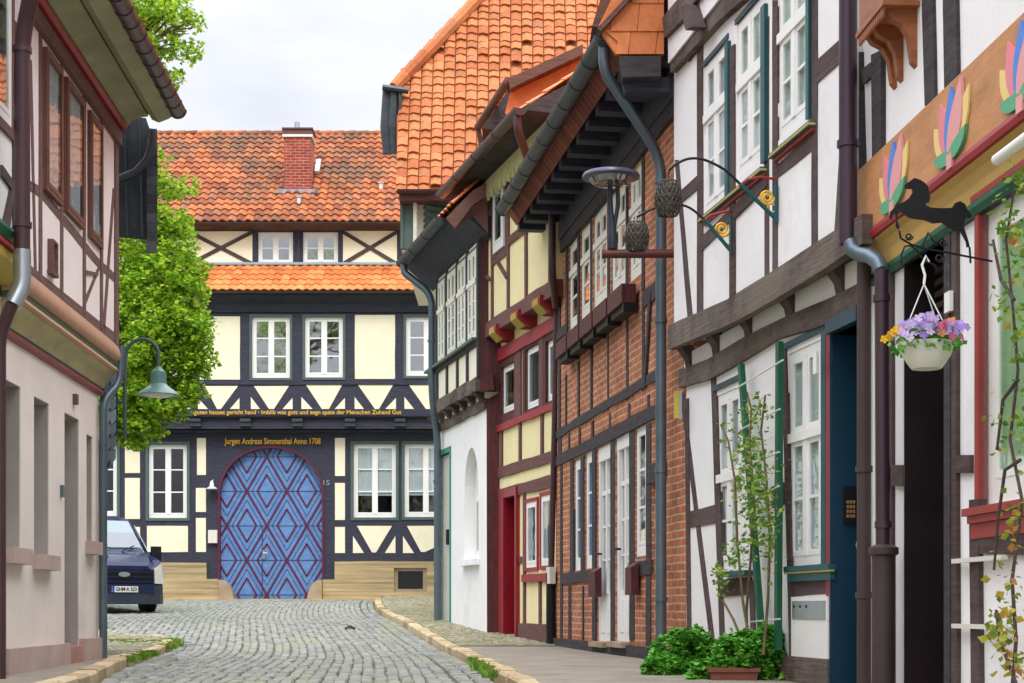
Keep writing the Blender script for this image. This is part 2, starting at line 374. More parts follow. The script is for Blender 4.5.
def gutter(h, u0,u1,w,z,r=.075,m=ZINCD,end=True, rings=.9):
    mb=MB(); n=10
    def ring(u,rr): return [(u,-w+rr*math.cos(PI+PI*k/n),z+rr*math.sin(PI+PI*k/n)) for k in range(n+1)]
    k=max(1,int((u1-u0)/rings)); us=[u0+(u1-u0)*i/k for i in range(k+1)]
    mb.solid(ring(u0,r),ring(u1,r))
    for u in us: 
        a=max(u0-.004,u-.02); b=min(u1+.006,u+.02)
        mb.solid(ring(a,r+.007),ring(b,r+.007))
    return mb.build('gutter',m,h.root,smooth=True)
def pipe(h, pts, r=.05, m=PBROWN, name='downpipe', collars=()):
    mb=MB(); # smooth the corners
    P=[Vector(p) for p in pts]; out=[P[0]]
    for i in range(1,len(P)-1):
        a,b,c=P[i-1],P[i],P[i+1]; l=min((a-b).length,(c-b).length)*.4; l=min(l,.22)
        q0=b+(a-b).normalized()*l; q1=b+(c-b).normalized()*l
        for t in (0,.2,.4,.6,.8,1): out.append(q0.lerp(b,t).lerp(b.lerp(q1,t),t))
    out.append(P[-1]); mb.tube(out,r,12)
    for c in collars: mb.tube([(c[0],c[1],c[2]-.02),(c[0],c[1],c[2]+.02)],r*1.22,12)
    return mb.build(name,m,h.root if hasattr(h,'root') else h,smooth=True)
def hip_roof(h,u0,u1,z,w,depth,rise,m=TILE_R,ridge_in=0,th=.12):
    # simple real roof body: gable roof slab over a house, front eave at -w
    mb=MB(); D=depth; mid=(D-w)/2
    for (ya,yb) in ((-w,mid),(D+.3,mid)):
        a=[(u0,ya,z),(u1,ya,z),(u1-ridge_in,yb,z+rise),(u0+ridge_in,yb,z+rise)]; mb.hexa(a,[(p[0],p[1],p[2]+th) for p in a],.4)
    return mb.build('roof',m,h.root)
def tiles(root,O,U,V,nu,nv,tw,tl,m,mask=None,amp=.03,th=.02,K=6,name='roof',jit=.004,gap=0,kind=None,side=0):
    U=Vector(U).normalized(); V=Vector(V).normalized(); N=U.cross(V).normalized()
    if N.z<0: N=-N
    O=Vector(O); mb=MB()
    for j in range(nv):
        for i in range(nu):
            if mask and not mask((i+.5)*tw,(j+.5)*tl): continue
            if gap and random.random()<gap: continue
            r=random.random(); dz=random.uniform(-jit,jit); dv=random.uniform(-jit,jit)*2; tilt=random.uniform(-jit,jit)
            up=[];lo=[];bt=[]
            for k in range(K+1):
                f=k/K; wv=amp*(.5-.5*math.cos(2*PI*(f**.8))) 
                hh=wv+dz+tilt*f
                x=(i+f*(1-side/tw))*tw
                cv=-.012*math.sin(PI*f)*(1 if amp<.02 else 0)
                up.append(O+U*x+V*(j*tl-.02)+N*(hh-th*.2)); lo.append(O+U*x+V*((j+1)*tl+.035+dv-cv*2)+N*(hh+th)); bt.append(O+U*x+V*((j+1)*tl+.035+dv-cv*2)+N*(hh-.004))
            for k in range(K):
                mb.face([up[k],up[k+1],lo[k+1],lo[k]],r); mb.face([lo[k],lo[k+1],bt[k+1],bt[k]],r)
            mb.face([up[0],lo[0],bt[0]],r); mb.face([up[K],lo[K],bt[K]],r)
    o=mb.build(name,m,root); return o
def leaves(name, pts, size, m, parent=None, up=.3, asp=.62):
    mb=MB()
    for p in pts:
        p=Vector(p[:3]); s=size*random.uniform(.6,1.3)
        d=Vector((random.gauss(0,1),random.gauss(0,1),random.gauss(0,.6)-.2)).normalized()
        q=Vector((random.gauss(0,1),random.gauss(0,1),random.gauss(0,1)+up*3)); sd=d.cross(q).normalized()*s*asp; nn=d.cross(sd).normalized()*s*.12
        r=random.random()
        mb.face([p,p+d*s*.45+sd+nn,p+d*s,p+d*s*.45-sd+nn],min(1,max(0,r)))
    return mb.build(name,m,parent)
def text(parent,s,loc,size,width,m,rot=(PI/2,0,0),depth=.004,name='lettering',shear=0,height=None):
    cu=bpy.data.curves.new('t','FONT'); cu.body=s; cu.size=size; cu.extrude=depth; cu.align_x='CENTER'; cu.align_y='CENTER'; cu.shear=shear; cu.offset=size*.014
    to=bpy.data.objects.new('t',cu); COL.objects.link(to); bpy.context.view_layer.update()
    dg=bpy.context.evaluated_depsgraph_get(); me=bpy.data.meshes.new_from_object(to.evaluated_get(dg)); me.name=name
    bpy.data.objects.remove(to); xs=[v.co.x for v in me.vertices]; k=width/(max(xs)-min(xs))
    ys=[v.co.y for v in me.vertices]; ky=1 if height is None else height/(max(ys)-min(ys))
    for v in me.vertices: v.co.x*=k; v.co.y*=ky
    me.materials.clear(); me.materials.append(m)
    o=bpy.data.objects.new(name,me); COL.objects.link(o); o.location=loc; o.rotation_euler=rot
    if parent is not None: o.parent=parent
    return o
def leafcloud(c, r, n, hollow=.35, seed=0):
    out=[]
    while len(out)<n:
        p=Vector((random.uniform(-1,1),random.uniform(-1,1),random.uniform(-1,1)))
        if p.length>1: continue
        q=Vector((c[0]+p.x*r[0],c[1]+p.y*r[1],c[2]+p.z*r[2]))
        nz=noise.noise(q*1.1/max(.3,min(r))+Vector((seed,0,0)))
        if p.length+nz*.75>.90: continue
        if p.length<hollow and random.random()<.7: continue
        if noise.noise(q*2.6/max(.35,min(r))+Vector((0,seed,5)))<-.12: continue
        out.append(q)
    return out

# ================================================================ FAR HOUSE with the arched gate
YF=41.0
Fh=House('timber_framed_house','wide cream and black timbered house with blue arched gate at the street end',X_at(10,YF),YF,X_at(560,YF),YF)
h=Fh; L=h.L; uz=lambda y,w=0: h.P(300,y,w)[1]
WJ=.35; ZG=uz(431); ZU0=uz(428,WJ); ZU1=uz(290,WJ)
gate_u0,gate_u1=h.U(220),h.U(322)
for (a,b,c,d) in ((148.5,187,444.5,518),(80,117,445,516),(353.5,396,444,517.5),(404.5,447,444,517)):
    window(h,a,b,c,d,0,inset=.06,rows=3,surround=GREENP,sw=.07,gm=GLASS if a>300 else GLASSD,curtain=None if a<300 else .7,bar=.03,fr=.07)
for (a,b,c,d) in ((252,290,317,378),(305,343,317,377.5),(406,447,317,376),(150,190,317,378)):
    window(h,a,b,c,d,WJ,inset=.05,rows=3,surround=GREENP,sw=.06,gm=GLASSB,bar=.03,fr=.07)
gz0,gz1=uz(602),uz(448)
gc=(gate_u0+gate_u1)/2; gr=(gate_u1-gate_u0)/2
def arch(dx=0,dz=0,base=None,n=26):
    # straight jambs up to the spring line, then a flattened round head
    zs=uz(497); top=gz1+dz; pts=[(gate_u1+dx,base if base is not None else gz0)]
    for k in range(n+1):
        a=PI*k/n; pts.append((gc+(gr+dx)*math.cos(a), zs+(top-zs)*max(0.0,math.sin(a))**.92))
    pts.append((gate_u0-dx,base if base is not None else gz0)); return pts
h.wall('wall',T_DARK,0,L,uz(600),ZG,0,7,holes_for(h,0,0,9)+[(gate_u0-.02,gate_u1+.02,gz0-.1,gz1+.03,.3)])
# spandrels fill the corners above the round head of the gate
mb=MB(); ar=arch(.02,.03)[1:-1]; 
half=len(ar)//2
h.prism(mb,[(gate_u1+.021,gz1+.031)]+[p for p in ar[:half+1]],-.28,.004); h.prism(mb,[(gate_u0-.021,gz1+.031)]+[p for p in ar[half:]][::-1],-.28,.006)
mb.build('gate_spandrel',T_DARK,h.root)
# cream infill panels
mb=MB()
def pn(ps,w=0): m_=MB(); h.prism(m_,wob(h.pts(ps,w),.006,.5),w-.02,w+.012); m_.build('infill_panel',CREAM,h.root)
R=lambda a,b,c,d:[(a,c),(b,c),(b,d),(a,d)]
for q in ((125,140,440,473),(125,140,478,519),(197,206,438,475),(196,206,488,512),(196,206,518,552),(147,188,526,552),(335,345,438,476),(335,345,483,520),(335,345,527,553),(125,140,527,552),(80,118,526,552),(20,72,440,473),(20,72,478,519)): pn(R(*q))
for q in (((357,526),(392,526),(376,552.5),(372,552.5)),((353,536),(353,553),(364,553)),((395.5,536),(395.5,553),(385,553)),((407,526),(450,526),(440,545),(425,552),(421,552)),((403,536),(403,553),(414,553))): pn(q)
mb=MB()
for q in ((200,240,316.5,379.6),(20,62,316,380),(355,395,315,379),(100,146,316.5,379.6)): pn(R(*q),WJ)
for q in (((205,386),(238,386),(221,409),(217,409)),((254,386),(289,386),(274,409),(269,409)),((306,385),(342,385),(329,409),(322,409)),((358,385),(393,385),(379,409),(375,409)),((409,385),(445,385),(430,409),(426,409)),
    ((198,398),(198,409),(208,409)),((239.5,398),(239.5,409),(230,409)),((251,397),(251,409),(260,409)),((292.6,398),(292.6,409),(282.6,409)),((301.5,397),(301.5,409),(312.5,409)),((345,398),(345,409),(334.7,409)),((354.7,397),(354.7,409),(364,409)),((396,398),(396,409),(385.5,409)),((404.5,397),(404.5,409),(414,409)),
    ((152,386),(187,386),(171,409),(167,409)),((100,386),(136,386),(120,409),(116,409)),((190,398),(190,409),(180,409)),((148,398),(148,409),(158,409))): pn(q,WJ)
h.wall('upper_wall',T_DARK,0,L,ZU0,ZU1,WJ,7,holes_for(h,WJ,0,12))
# jetty mouldings and beam ends
mb=MB()
h.extr(mb,0,L,[(WJ-.01,uz(418,.5)),(WJ+.10,uz(417,.5)),(WJ+.12,uz(415.8,.5)),(WJ-.01,uz(415.5,.5))]); h.extr(mb,0,L,[(0,uz(434)),(.10,uz(433)),(.14,uz(431)),(.12,uz(429.5)),(WJ+.02,uz(428.6,.4)),(WJ+.02,uz(427,.4)),(0,uz(426.5))])
h.extr(mb,0,L,[(WJ-.01,uz(384.5,.4)),(WJ+.03,uz(384.5,.4)),(WJ+.03,uz(381,.4)),(WJ-.01,uz(381,.4))])
mb.build('moulding',T_DARK,h.root)
for x in (140,195,245,297,350,400,452):
    mb=MB(); u=h.U(x,.5)
    mb.box(u-.13,u+.13,-WJ-.14,0,uz(421.5,.5),uz(418.3,.5)); mb.box(u-.13,u+.13,-WJ-.10,0,uz(426,.5),uz(422.3,.5)); mb.build('beam_end',ZINCD,h.root)
text(h.root,'guten hauses gericht hand · Imblib was gott und segn spate der Menschen Zuhand Gut',(h.U(298,WJ),-WJ-.045,uz(412.6,WJ)),.16,h.U(400,WJ)-h.U(193,WJ),GOLD,height=.14,name='inscription')
text(h.root,'Jurgen Andreas Simmenthal Anno 1708',(h.U(273),-.03,uz(441.5)),.22,h.U(321)-h.U(225),GOLD,height=.2,name='name_inscription')
text(h.root,'15',(h.U(326),-.02,uz(483)),.18,.16,ZINCL,name='house_number')
# gate
mb=MB(); h.prism(mb,arch(),-.22,-.14)
gate=mb.build('gate',per_item('blue_gate_boards',[(0,(.12,.24,.50)),(1,(.15,.28,.54))],.55,(3,.45,(.08,.17,.40),.6),.3,20),h.root)
mb=MB(); poly=arch()
def inside(x,z):
    c=False; n=len(poly)
    for i in range(n):
        (x1,z1),(x2,z2)=poly[i],poly[(i+1)%n]
        if (z1>z)!=(z2>z) and x<(x2-x1)*(z-z1)/(z2-z1)+x1: c=not c
    return c
sx=1/40.24; px0=lambda x:h.U(x); pz=lambda y:uz(y)
def strip(x1,y1,x2,y2,wd,dp,mbx):
    a=Vector((px0(x1),pz(y1))); b=Vector((px0(x2),pz(y2))); N=int((b-a).length/.03)+1; run=None
    def emit(p,q):
        if (q-p).length<.04: return
        t=(b-a).normalized(); nn=Vector((-t.y,t.x))*wd/2
        h.prism(mbx,[tuple(p-nn),tuple(q-nn),tuple(q+nn),tuple(p+nn)],-.142,dp)
    st=None
    for k in range(N+1):
        p=a.lerp(b,k/N); i=inside(p.x,p.y)
        if i and st is None: st=p
        if (not i or k==N) and st is not None: emit(st,p); st=None
nx=[210+v/3.47 for v in (-15,125,262,403,540)]; row=[440+v/3.47 for v in (-65,55,175,295,415,535,655,775)]
dxx=20.0; dyy=34.6
for k in range(-8,9):
    for sgn in (1,-1):
        cx0=246+40.1*k; cy0=490.5
        strip(cx0-140,cy0-sgn*140*dyy/dxx,cx0+140,cy0+sgn*140*dyy/dxx,.044,-.118+(.004 if sgn>0 else 0),mb)
# inner lozenges
mbs=MB()
for j in range(-3,6):
    for i in range(-4,5):
        cx0=266+40.1*i if j%2==0 else 246+40.1*i; cy0=490.5+dyy*j
        w2,h2=9.6,16.4; c4=[(cx0,cy0-h2),(cx0+w2,cy0),(cx0,cy0+h2),(cx0-w2,cy0)]
        for (p,q) in zip(c4,c4[1:]+c4[:1]): strip(p[0],p[1],q[0],q[1],.038,-.122,mb)
        w2,h2=14.8,25.4; c4=[(cx0,cy0-h2),(cx0+w2,cy0),(cx0,cy0+h2),(cx0-w2,cy0)]
        for (p,q) in zip(c4,c4[1:]+c4[:1]): strip(p[0],p[1],q[0],q[1],.016,-.134,mbs)
mb.build('batten',mat('dark_red_batten',(.10,.014,.045),.5,.2,4,.1),gate)
mb=MB()
for j in range(-1,4):
    strip(220,490.5+dyy*j+.4,322,490.5+dyy*j+.4,.012,-.130,mb)
strip(261.5,525,261.5,597,.016,-.1265,mb)
mb.build('seam',T_DARK,gate); mbs.build('board_joint',T_DARK,gate)
mb=MB(); u=h.U(263); mb.box(u-.03,u+.03,.09,.13,uz(559),uz(550)); mb.tube([(u,.1,uz(553)),(u,.04,uz(553)),(u+.1,.04,uz(553))],.012,8); mb.build('handle',ZINCL,gate)
# red arch rim
mb=MB(); A=arch(.0,.0); B=arch(.05,.05)
for k in range(len(A)-1): h.prism(mb,[A[k],A[k+1],B[k+1],B[k]],-.2,.03)
mb.build('gate_frame',mat('dark_red_rim',(.12,.015,.04),.5,.2,4,.1),h.root)
# stone base and wheel guards
mb=MB()
h.prism(mb,wob(h.pts([(10,563),(207,563),(207,579),(219,579),(219,602),(10,602)]),.01),-.02,.10)
h.prism(mb,wob(h.pts([(335,561.5),(394,561.5),(394,603),(323,603),(323,579.5),(335,579.5)]),.01),-.02,.10)
h.prism(mb,h.pts([(394,561.5),(427,561.5),(427,568),(394,568)]),-.02,.098); h.prism(mb,h.pts([(394,592),(427,592),(427,603),(394,603)]),-.02,.098)
h.prism(mb,h.pts([(427,561.5),(470,561.5),(470,603),(427,603)]),-.02,.102)
mb.build('stone_base',STONE,h.root)
for sg,x0 in ((1,219.5),(-1,322.5)):
    mb=MB(); c=[(x0,602),(x0,580)]+[(x0+sg*t,y) for t,y in ((4,580),(9,583),(12,588),(14,594),(15.5,602))]
    h.prism(mb,h.pts(c),-.12,.16); mb.build('wheel_guard',STONEG,h.root)
mb=MB(); u0,u1,z0,z1=h.rect(394,427,568,592); mb.box(u0,u1,-.03,.02,z0,z1); cel=mb.build('cellar_hatch',STONEG,h.root)
mb=MB(); mb.box(u0+.1,u1-.1,-.036,.0,z0+.08,z1-.08); mb.build('hatch_dark_slab',DARKI,cel)  # near-black slab on the stone, its colour stands in for an opening's shade
mb=MB(); h.box(mb,208,217,530,543,.02,.10); mb.build('letter_box',PLAST,h.root)
mb=MB(); mb.lathe((h.U(213),-.16,uz(489)),[(0,.19),(.03,.19),(.05,.12),(.055,.05),(.14,0),(.135,-.012),(.0,-.012)],16); mb.tube([(h.U(213),-.16,uz(482)),(h.U(213),0,uz(480))],.012,6); mb.build('wall_lamp',WHITE,h.root,smooth=True)
# eaves zone
mb=MB(); h.extr(mb,0,L,[(WJ-.05,uz(313,.4)),(WJ+.05,uz(312,.4)),(WJ+.10,uz(304,.45)),(WJ+.35,uz(295,.7)),(WJ+.35,uz(293.5,.7)),(WJ-.05,uz(291,.4))]); mb.build('eaves_board',T_DARK,h.root)
gutter(h,0,L,WJ+.42,uz(291,.8),.06,PGREY)
# skirt roof
WA=-.55; zb_=uz(290,.75); zt_=uz(265,WA)
slope=Vector((0,-(WJ+.42)-.55,zb_-zt_)); 
tiles(h.root,(0,.55,zt_),(1,0,0),slope,int(L/.205),5,.205,slope.length/5,TILE_S,amp=.035,th=.022,name='skirt_roof')
mb=MB(); mb.box(0,L,.45,.56,zt_-.01,zt_+.05); mb.build('lead_flashing',ZINCL,h.root)
# attic storey
ZA0=zt_-.2; ZA1=uz(222,WA)
for (a,b,c,d) in ((258,293,232,264.5),(303,338,232,264.5),(150,184,232,264.5),(408,440,232,264)):
    window(h,a,b,c,d,WA,inset=.05,rows=2,fm=WHITE,gm=GLASSB,bar=.03,fr=.07)
h.wall('attic_wall',T_DARK,0,L,ZA0,ZA1,WA,6,holes_for(h,WA,0,14))
mb=MB()
for q in ((189.5,252.5,231.5,267),(343,397,231,267),(100,146,232,267)): pn(R(*q),WA)
for (a,b) in ((189.5,252.5),(343,397)):
    mb=MB()
    for (p,q) in (((a,232),(b,264)),((a,264),(b,232))): 
        h.timber(mb,[(p[0],p[1]-2),(q[0],q[1]-2),(q[0],q[1]+2.2),(p[0],p[1]+2.2)],WA,.03,.004)
    mb.build('cross_brace',T_BRN,h.root)
mb=MB(); h.extr(mb,0,L,[(WA-.02,uz(231,WA)),(WA+.06,uz(230,WA)),(WA+.3,uz(224,-.2)),(WA+.3,uz(222.5,-.2)),(WA-.02,uz(220,WA))]); mb.build('eaves_board',T_BRN,h.root)
mb=MB()
for x in (186,255.5,298.5,340.5,400,405,148): h.post(mb,x-1.8,x+1.8,229,267,WA,.03,.003)
mb.build('timber_post',T_DARK,h.root)
gutter(h,0,L,.0-.13,uz(222,-.1),.055,PGREY)
# main roof
O=Vector((0,.13,uz(221,-.1))); yr=3.6; zr=EZ+(HY-134)/F*(YF+yr)-h.zb; top=Vector((0,yr,zr)); V=O-top; nv=17
rf=tiles(h.root,top,(1,0,0),V,int(L/.215),nv,.215,V.length/nv,TILE_F,amp=.055,th=.035,name='roof')
mb=MB()
mb.face([(0,O.y+.02,O.z-.05),(L,O.y+.02,O.z-.05),(L,yr,zr-.05),(0,yr,zr-.05)],.3); mb.face([(0,yr,zr-.05),(L,yr,zr-.05),(L,yr+4,zr-3.6),(0,yr+4,zr-3.6)],.3)
mb.build('rear_roof',TILE_F,h.root)
mb=MB()
for k in range(int(L/.33)): r=random.random(); mb.tube([(k*.33,yr,zr+.0),(k*.33+.34,yr,zr+.012)],[.085,.095],8); mb.uv[-10:]=[r]*10
mb.build('ridge_tile',TILE_F,rf,smooth=True)
# chimney
yc=1.2; Yc=YF+yc; zroof=lambda y: O.z+(zr-O.z)*(y-O.y)/(yr-O.y)
cu=lambda x:(X_at(x,Yc)-h.p0.x); cz=lambda y: EZ+(HY-y)/F*Yc-h.zb
mb=MB(); mb.box(cu(284),cu(311),yc,yc+.7,cz(194),cz(137)); ch=mb.build('chimney',BRICKR,h.root)
mb=MB(); mb.box(cu(282.5),cu(312.5),yc-.04,yc+.74,cz(137),cz(135)+.01); mb.build('cap_edge',PLAST,ch)
mb=MB(); mb.box(cu(283),cu(312),yc-.03,yc+.73,cz(134.9),cz(129.5)); mb.box(cu(282),cu(313),yc-.06,yc+.76,cz(129.4),cz(128)); mb.build('cap',T_PUR,ch)
mb=MB(); mb.tube([(cu(295.5),yc+.3,cz(129)),(cu(295.5),yc+.3,cz(119))],.07,12); mb.build('flue',ZINCL,ch,smooth=True)
mb=MB(); 
mb.hexa([(cu(281),yc-.12,cz(197)),(cu(314),yc-.12,cz(197)),(cu(312),yc-.01,cz(190)),(cu(283),yc-.01,cz(190))],[(cu(281),yc-.1,cz(196.2)),(cu(314),yc-.1,cz(196.2)),(cu(312),yc,cz(189)),(cu(283),yc,cz(189))])
for sg,x in ((-1,282.5),(1,312.5)):
    mb.hexa([(cu(x),yc-.12,cz(197)),(cu(x+sg*6),yc-.2,cz(197)),(cu(x+sg*4),yc+.3,cz(184)),(cu(x),yc+.3,cz(184))],[(cu(x),yc-.16,cz(195)),(cu(x+sg*6),yc-.24,cz(195)),(cu(x+sg*4),yc+.26,cz(182)),(cu(x),yc+.26,cz(182))])
mb.build('flashing',ZINC,ch)
mb=MB(); mb.hexa([(cu(312.5),yc+.5,cz(168)),(cu(317),yc+.5,cz(168)),(cu(317),yc+.9,cz(152)),(cu(312.5),yc+.9,cz(152))],[(cu(312.5),yc+.44,cz(166)),(cu(317),yc+.44,cz(166)),(cu(317),yc+.84,cz(150)),(cu(312.5),yc+.84,cz(150))]); mb.build('roof_hatch',PLAST,h.root)
for x,y,yy in ((299,204,.78),(381,190,1.3)):
    X0=X_at(x,YF+yy)-h.p0.x; z0=EZ+(HY-y)/F*(YF+yy)-h.zb
    mb=MB(); mb.tube([(X0,yy,z0-.08),(X0,yy-.02,z0+.16)],.055,10); mb.tube([(X0,yy-.02,z0+.17),(X0,yy-.02,z0+.19)],.08,10); mb.build('vent_pipe',PLAST,h.root,smooth=True)
h.holes=[]

# ================================================================ TALL HOUSE with the large orange roof (between)
Y5=30.0
h=House('orange_roofed_house','tall house with huge steep bright orange tiled roof in the middle of the row',X_at(399,Y5),Y5,2.6,Y5)
L=h.L; zz=lambda y,dy=0: EZ+(HY-y)/F*(Y5+dy)-h.zb; xx=lambda x,dy=0: X_at(x,Y5+dy)-h.p0.x
an=math.radians(64); V=Vector((0,-math.cos(an),-math.sin(an))); T=6.6; top=Vector((0,T*math.cos(an),zz(191)+T*math.sin(an)))
def m5(u,v):
    y=T-v; # distance up the slope
    # half hip: above 2.6 m up, the left edge runs in diagonally
    return u> (y-2.5)*.68-.14
rf=tiles(h.root,top+Vector((-.06,0,0)),(1,0,0),V,int(L/.21),36,.21,T/36,TILE_B,mask=m5,amp=.030,th=.030,jit=.014,gap=.007,side=.022,name='roof')
mb=MB(); q=lambda u,t,o=0:(u,t*math.cos(an)+o*.9,zz(191)+t*math.sin(an)-o*.44)
mb.face([q(-.04,0,.05),q(L,0,.05),q(L,T,.05),q((T-2.42)*.68-.12,T,.05),q(-.12,2.42,.05)],.1); mb.build('roof_lining',TILE_B,rf)
mb=MB(); P0=Vector(q(-.16,2.42,-.06)); P1=Vector(q(2.74,6.65,-.06))
n=16
for k in range(n):
    a=P0.lerp(P1,k/n); b=P0.lerp(P1,(k+1.1)/n); r=random.random(); c0=len(mb.f); mb.tube([a,b],[.11,.13],8); mb.uv[c0:]=[r]*(len(mb.f)-c0)
mb.build('hip_tile',TILE_B,rf,smooth=True)
# the hipped side behind the diagonal
mb=MB(); mb.face([q(0,2.5,.1),(0,4.8,zz(191)+2.5*math.sin(an)),q(3.0,6.6,.1)],.5); mb.build('half_hip_roof',TILE_B,h.root)
mb=MB(); mb.box(0,L,.02,.35,zz(200),zz(191)); mb.build('eaves_board',T_PUR,h.root)
gutter(h,-.02,L,.08,zz(191),.07,PBROWN)
mb=MB(); mb.box(.02,L,.42,6,zz(245),zz(192)); mb.box(.95,L,.62,6,-.2,zz(246)); mb.build('wall',CREAM3,h.root)
mb=MB(); mb.box(.0,.22,.30,.42,zz(245),zz(194)); mb.box(.02,.06,.25,.30,zz(245),zz(194)); mb.build('corner_board',GREENP,h.root)
mb=MB(); 
for k in range(9):
    a=k*.12; mb.hexa([(.50,.36,zz(194)-a),(.95,.36,zz(194)-a*1.05-.05),(.95,.36,zz(194)-a*1.05-.22),(.42,.36,zz(194)-a-.18)],[(.50,.20,zz(194)-a-.04),(.95,.20,zz(194)-a*1.05-.12),(.95,.31,zz(194)-a*1.05-.22),(.42,.31,zz(194)-a-.18)])
mb.build('awning_slats',GREENP,h.root)
mb=MB(); mb.tube([(.28,.24,zz(194)),(.28,.24,zz(243)),(.36,.24,zz(262))],.04,8); mb.build('downpipe',PLAST,h.root,smooth=True)
mb=MB(); z0,z1=zz(153,.9),zz(90,.9); 
for (a,b,yy) in ((-.34,-.22,.95),(-.20,-.09,.90)): mb.tube([(a+.06,yy,z0),(a+.02,yy,z0+.5),(a+.05,yy,z1)],[.09,.10,.085],10)
mb.box(-.06,0,.8,3,z0-.02,z1)
mb.build('slate_cheek',SLATE,h.root,smooth=False)
mb=MB(); mb.tube([(-.36,.8,z1+.02),(.12,.8,z1-.05)],.06,8); mb.build('cheek_gutter',ZINCD,h.root)

# ================================================================ HOUSE 4: white ground floor, green windows
X0,Y0=X_at(437,28.17),28.17; X1,Y1=X_at(487,24.6),24.6
h4=h=House('white_and_green_house','narrow house with rough white ground floor, green framed door and pale green upstairs windows',X0,Y0,X1,Y1)
L=h.L; WJ=.13
zc=h.P(482,409)[1]; zg=h.P(487,633)[1]
door=h.rect(440.5,450,456,617); 
h.holes.append((door[0],door[1],door[2]-.3,door[3],.07,0))
nu0,nu1=h.U(464.5),h.U(478.5); nz0=h.P(470,560)[1]; nz1=h.P(470,448)[1]
h.holes.append((nu0,nu1,nz0,nz1,.18,0))
h.wall('wall',W_PLAS,0,L,-.6,zc,0,5.5,holes_for(h,0,-1,9))
mb=MB(); mb.box(door[0],door[1],.05,.1,door[2]-.3,door[3]); dr=mb.build('door',PLAST,h.root)
mb=MB(); ud=h.U(446); mb.box(ud-.06,ud+.08,.01,.06,h.P(444,545)[1],h.P(444,530)[1]); mb.build('letter_flap',BLACK,dr)
mb=MB(); a,b,c,d=door; e=.09
mb.box(a-e,a,-.015,.10,c-.3,d+e); mb.box(b,b+e,-.015,.10,c-.3,d+e); mb.box(a,b,-.013,.10,d,d+e); mb.build('door_frame',LGREEN,h.root)
# niche: rounded head pieces, slit pane, sill
mb=MB(); nc=(nu0+nu1)/2; nr=(nu1-nu0)/2; zsp=nz1-nr*1.5
pr=[(nc+nr*math.cos(PI*k/14),zsp+nr*1.5*math.sin(PI*k/14)) for k in range(15)]
h.prism(mb,[(nu1+.002,nz1+.003)]+pr[:8],-.17,.002); h.prism(mb,[(nu0-.002,nz1+.003)]+pr[7:][::-1],-.17,.003)
mb.build('niche_head',W_PLAS,h.root)
mb=MB(); mb.box(nu0-.01,nu1+.01,.16,.2,nz0,nz1); mb.build('niche_back',GWHITE,h.root)
mb=MB(); mb.box(nc-.18,nc+.18,.12,.16,nz0+.05,zsp); nw=mb.build('window',WHITE,h.root)
mb=MB(); mb.box(nc-.12,nc-.01,.112,.118,nz0+.15,zsp-.1); mb.box(nc+.01,nc+.12,.112,.118,nz0+.15,zsp-.1); mb.build('pane',GLASS,nw)
mb=MB(); mb.box(nu0-.08,nu1+.06,-.10,.16,nz0-.09,nz0-.002); mb.build('sill',W_PLAS,nw)
# jetty: beams, joist ends, white blocks
zlb=h.P(484,409)[1]; zlt=h.P(484,400)[1]; zjb=h.P(481,390,WJ)[1]; zjt=h.P(481,376,WJ)[1]
mb=MB()
h.prism(mb,wob([(-.05,zlb-.02),(L,zlb-.02),(L,zlt),(-.05,zlt)],.015),-.02,.05); mb.build('plate_beam',T_BRH,h.root)
mb=MB(); h.prism(mb,wob([(h.U(437,WJ+.06),zjb),(L+.05,zjb),(L+.05,zjt),(h.U(437,WJ+.06),zjt)],.015),WJ-.25,WJ+.06); mb.build('sill_beam',T_BRH,h.root)
mb=MB(); mb.box(-.03,L,-.03,.2,zlt,zjb); mb.build('infill',CREAM3,h.root)
for k in range(7):
    u=.15+k*(L-.25)/6; mb=MB(); h.solid if False else None
    mb.solid([(u-.07,0,zlt-.05),(u-.07,-.05,zlt-.05),(u-.07,-WJ-.07,zjb+.01),(u-.07,0,zjb+.01)],[(u+.07,0,zlt-.05),(u+.07,-.05,zlt-.05),(u+.07,-WJ-.07,zjb+.01),(u+.07,0,zjb+.01)]); mb.build('bracket',T_BRN,h.root)
# upper storey
zut=h.P(478.6,241,WJ)[1]; zwb=h.P(470,343,WJ)[1]
wx=[(439.5,446),(449,457),(459.2,467),(469.5,478)]
for a,b in wx:
    u0,u1=h.U(a,WJ),h.U(b,WJ); window(h,0,0,0,0,WJ,inset=-.03,rows=3,transom=.36,top_rows=1,fm=GWHITE,gm=GLASS,surround=LGREEN if False else GREENP,sw=.045,rect=(u0,u1,zwb,zut-.1),fr=.06)
h.wall('upper_wall',CREAM3,h.U(438,WJ),L,zjt-.02,zut,WJ,5.5,holes_for(h,WJ,0,14))
mb=MB(); 
for x in (438,447.8,458.2,468.2,479): 
    u=h.U(x,WJ); h.prism(mb,wob([(u-.05,zjt),(u+.05,zjt),(u+.05,zut),(u-.05,zut)],.008),WJ-.02,WJ+.025+x*1e-5)
h.prism(mb,wob([(0,zwb-.12),(L,zwb-.12),(L,zwb-.02),(0,zwb-.02)],.008),WJ-.02,WJ+.035)
mb.build('timber_frame',T_GRY,h.root)
mb=MB(); h.prism(mb,[(0,zwb-.045),(L,zwb-.045),(L,zwb-.005),(0,zwb-.005)],WJ-.02,WJ+.10); mb.build('sill_board',GREENP,h.root)
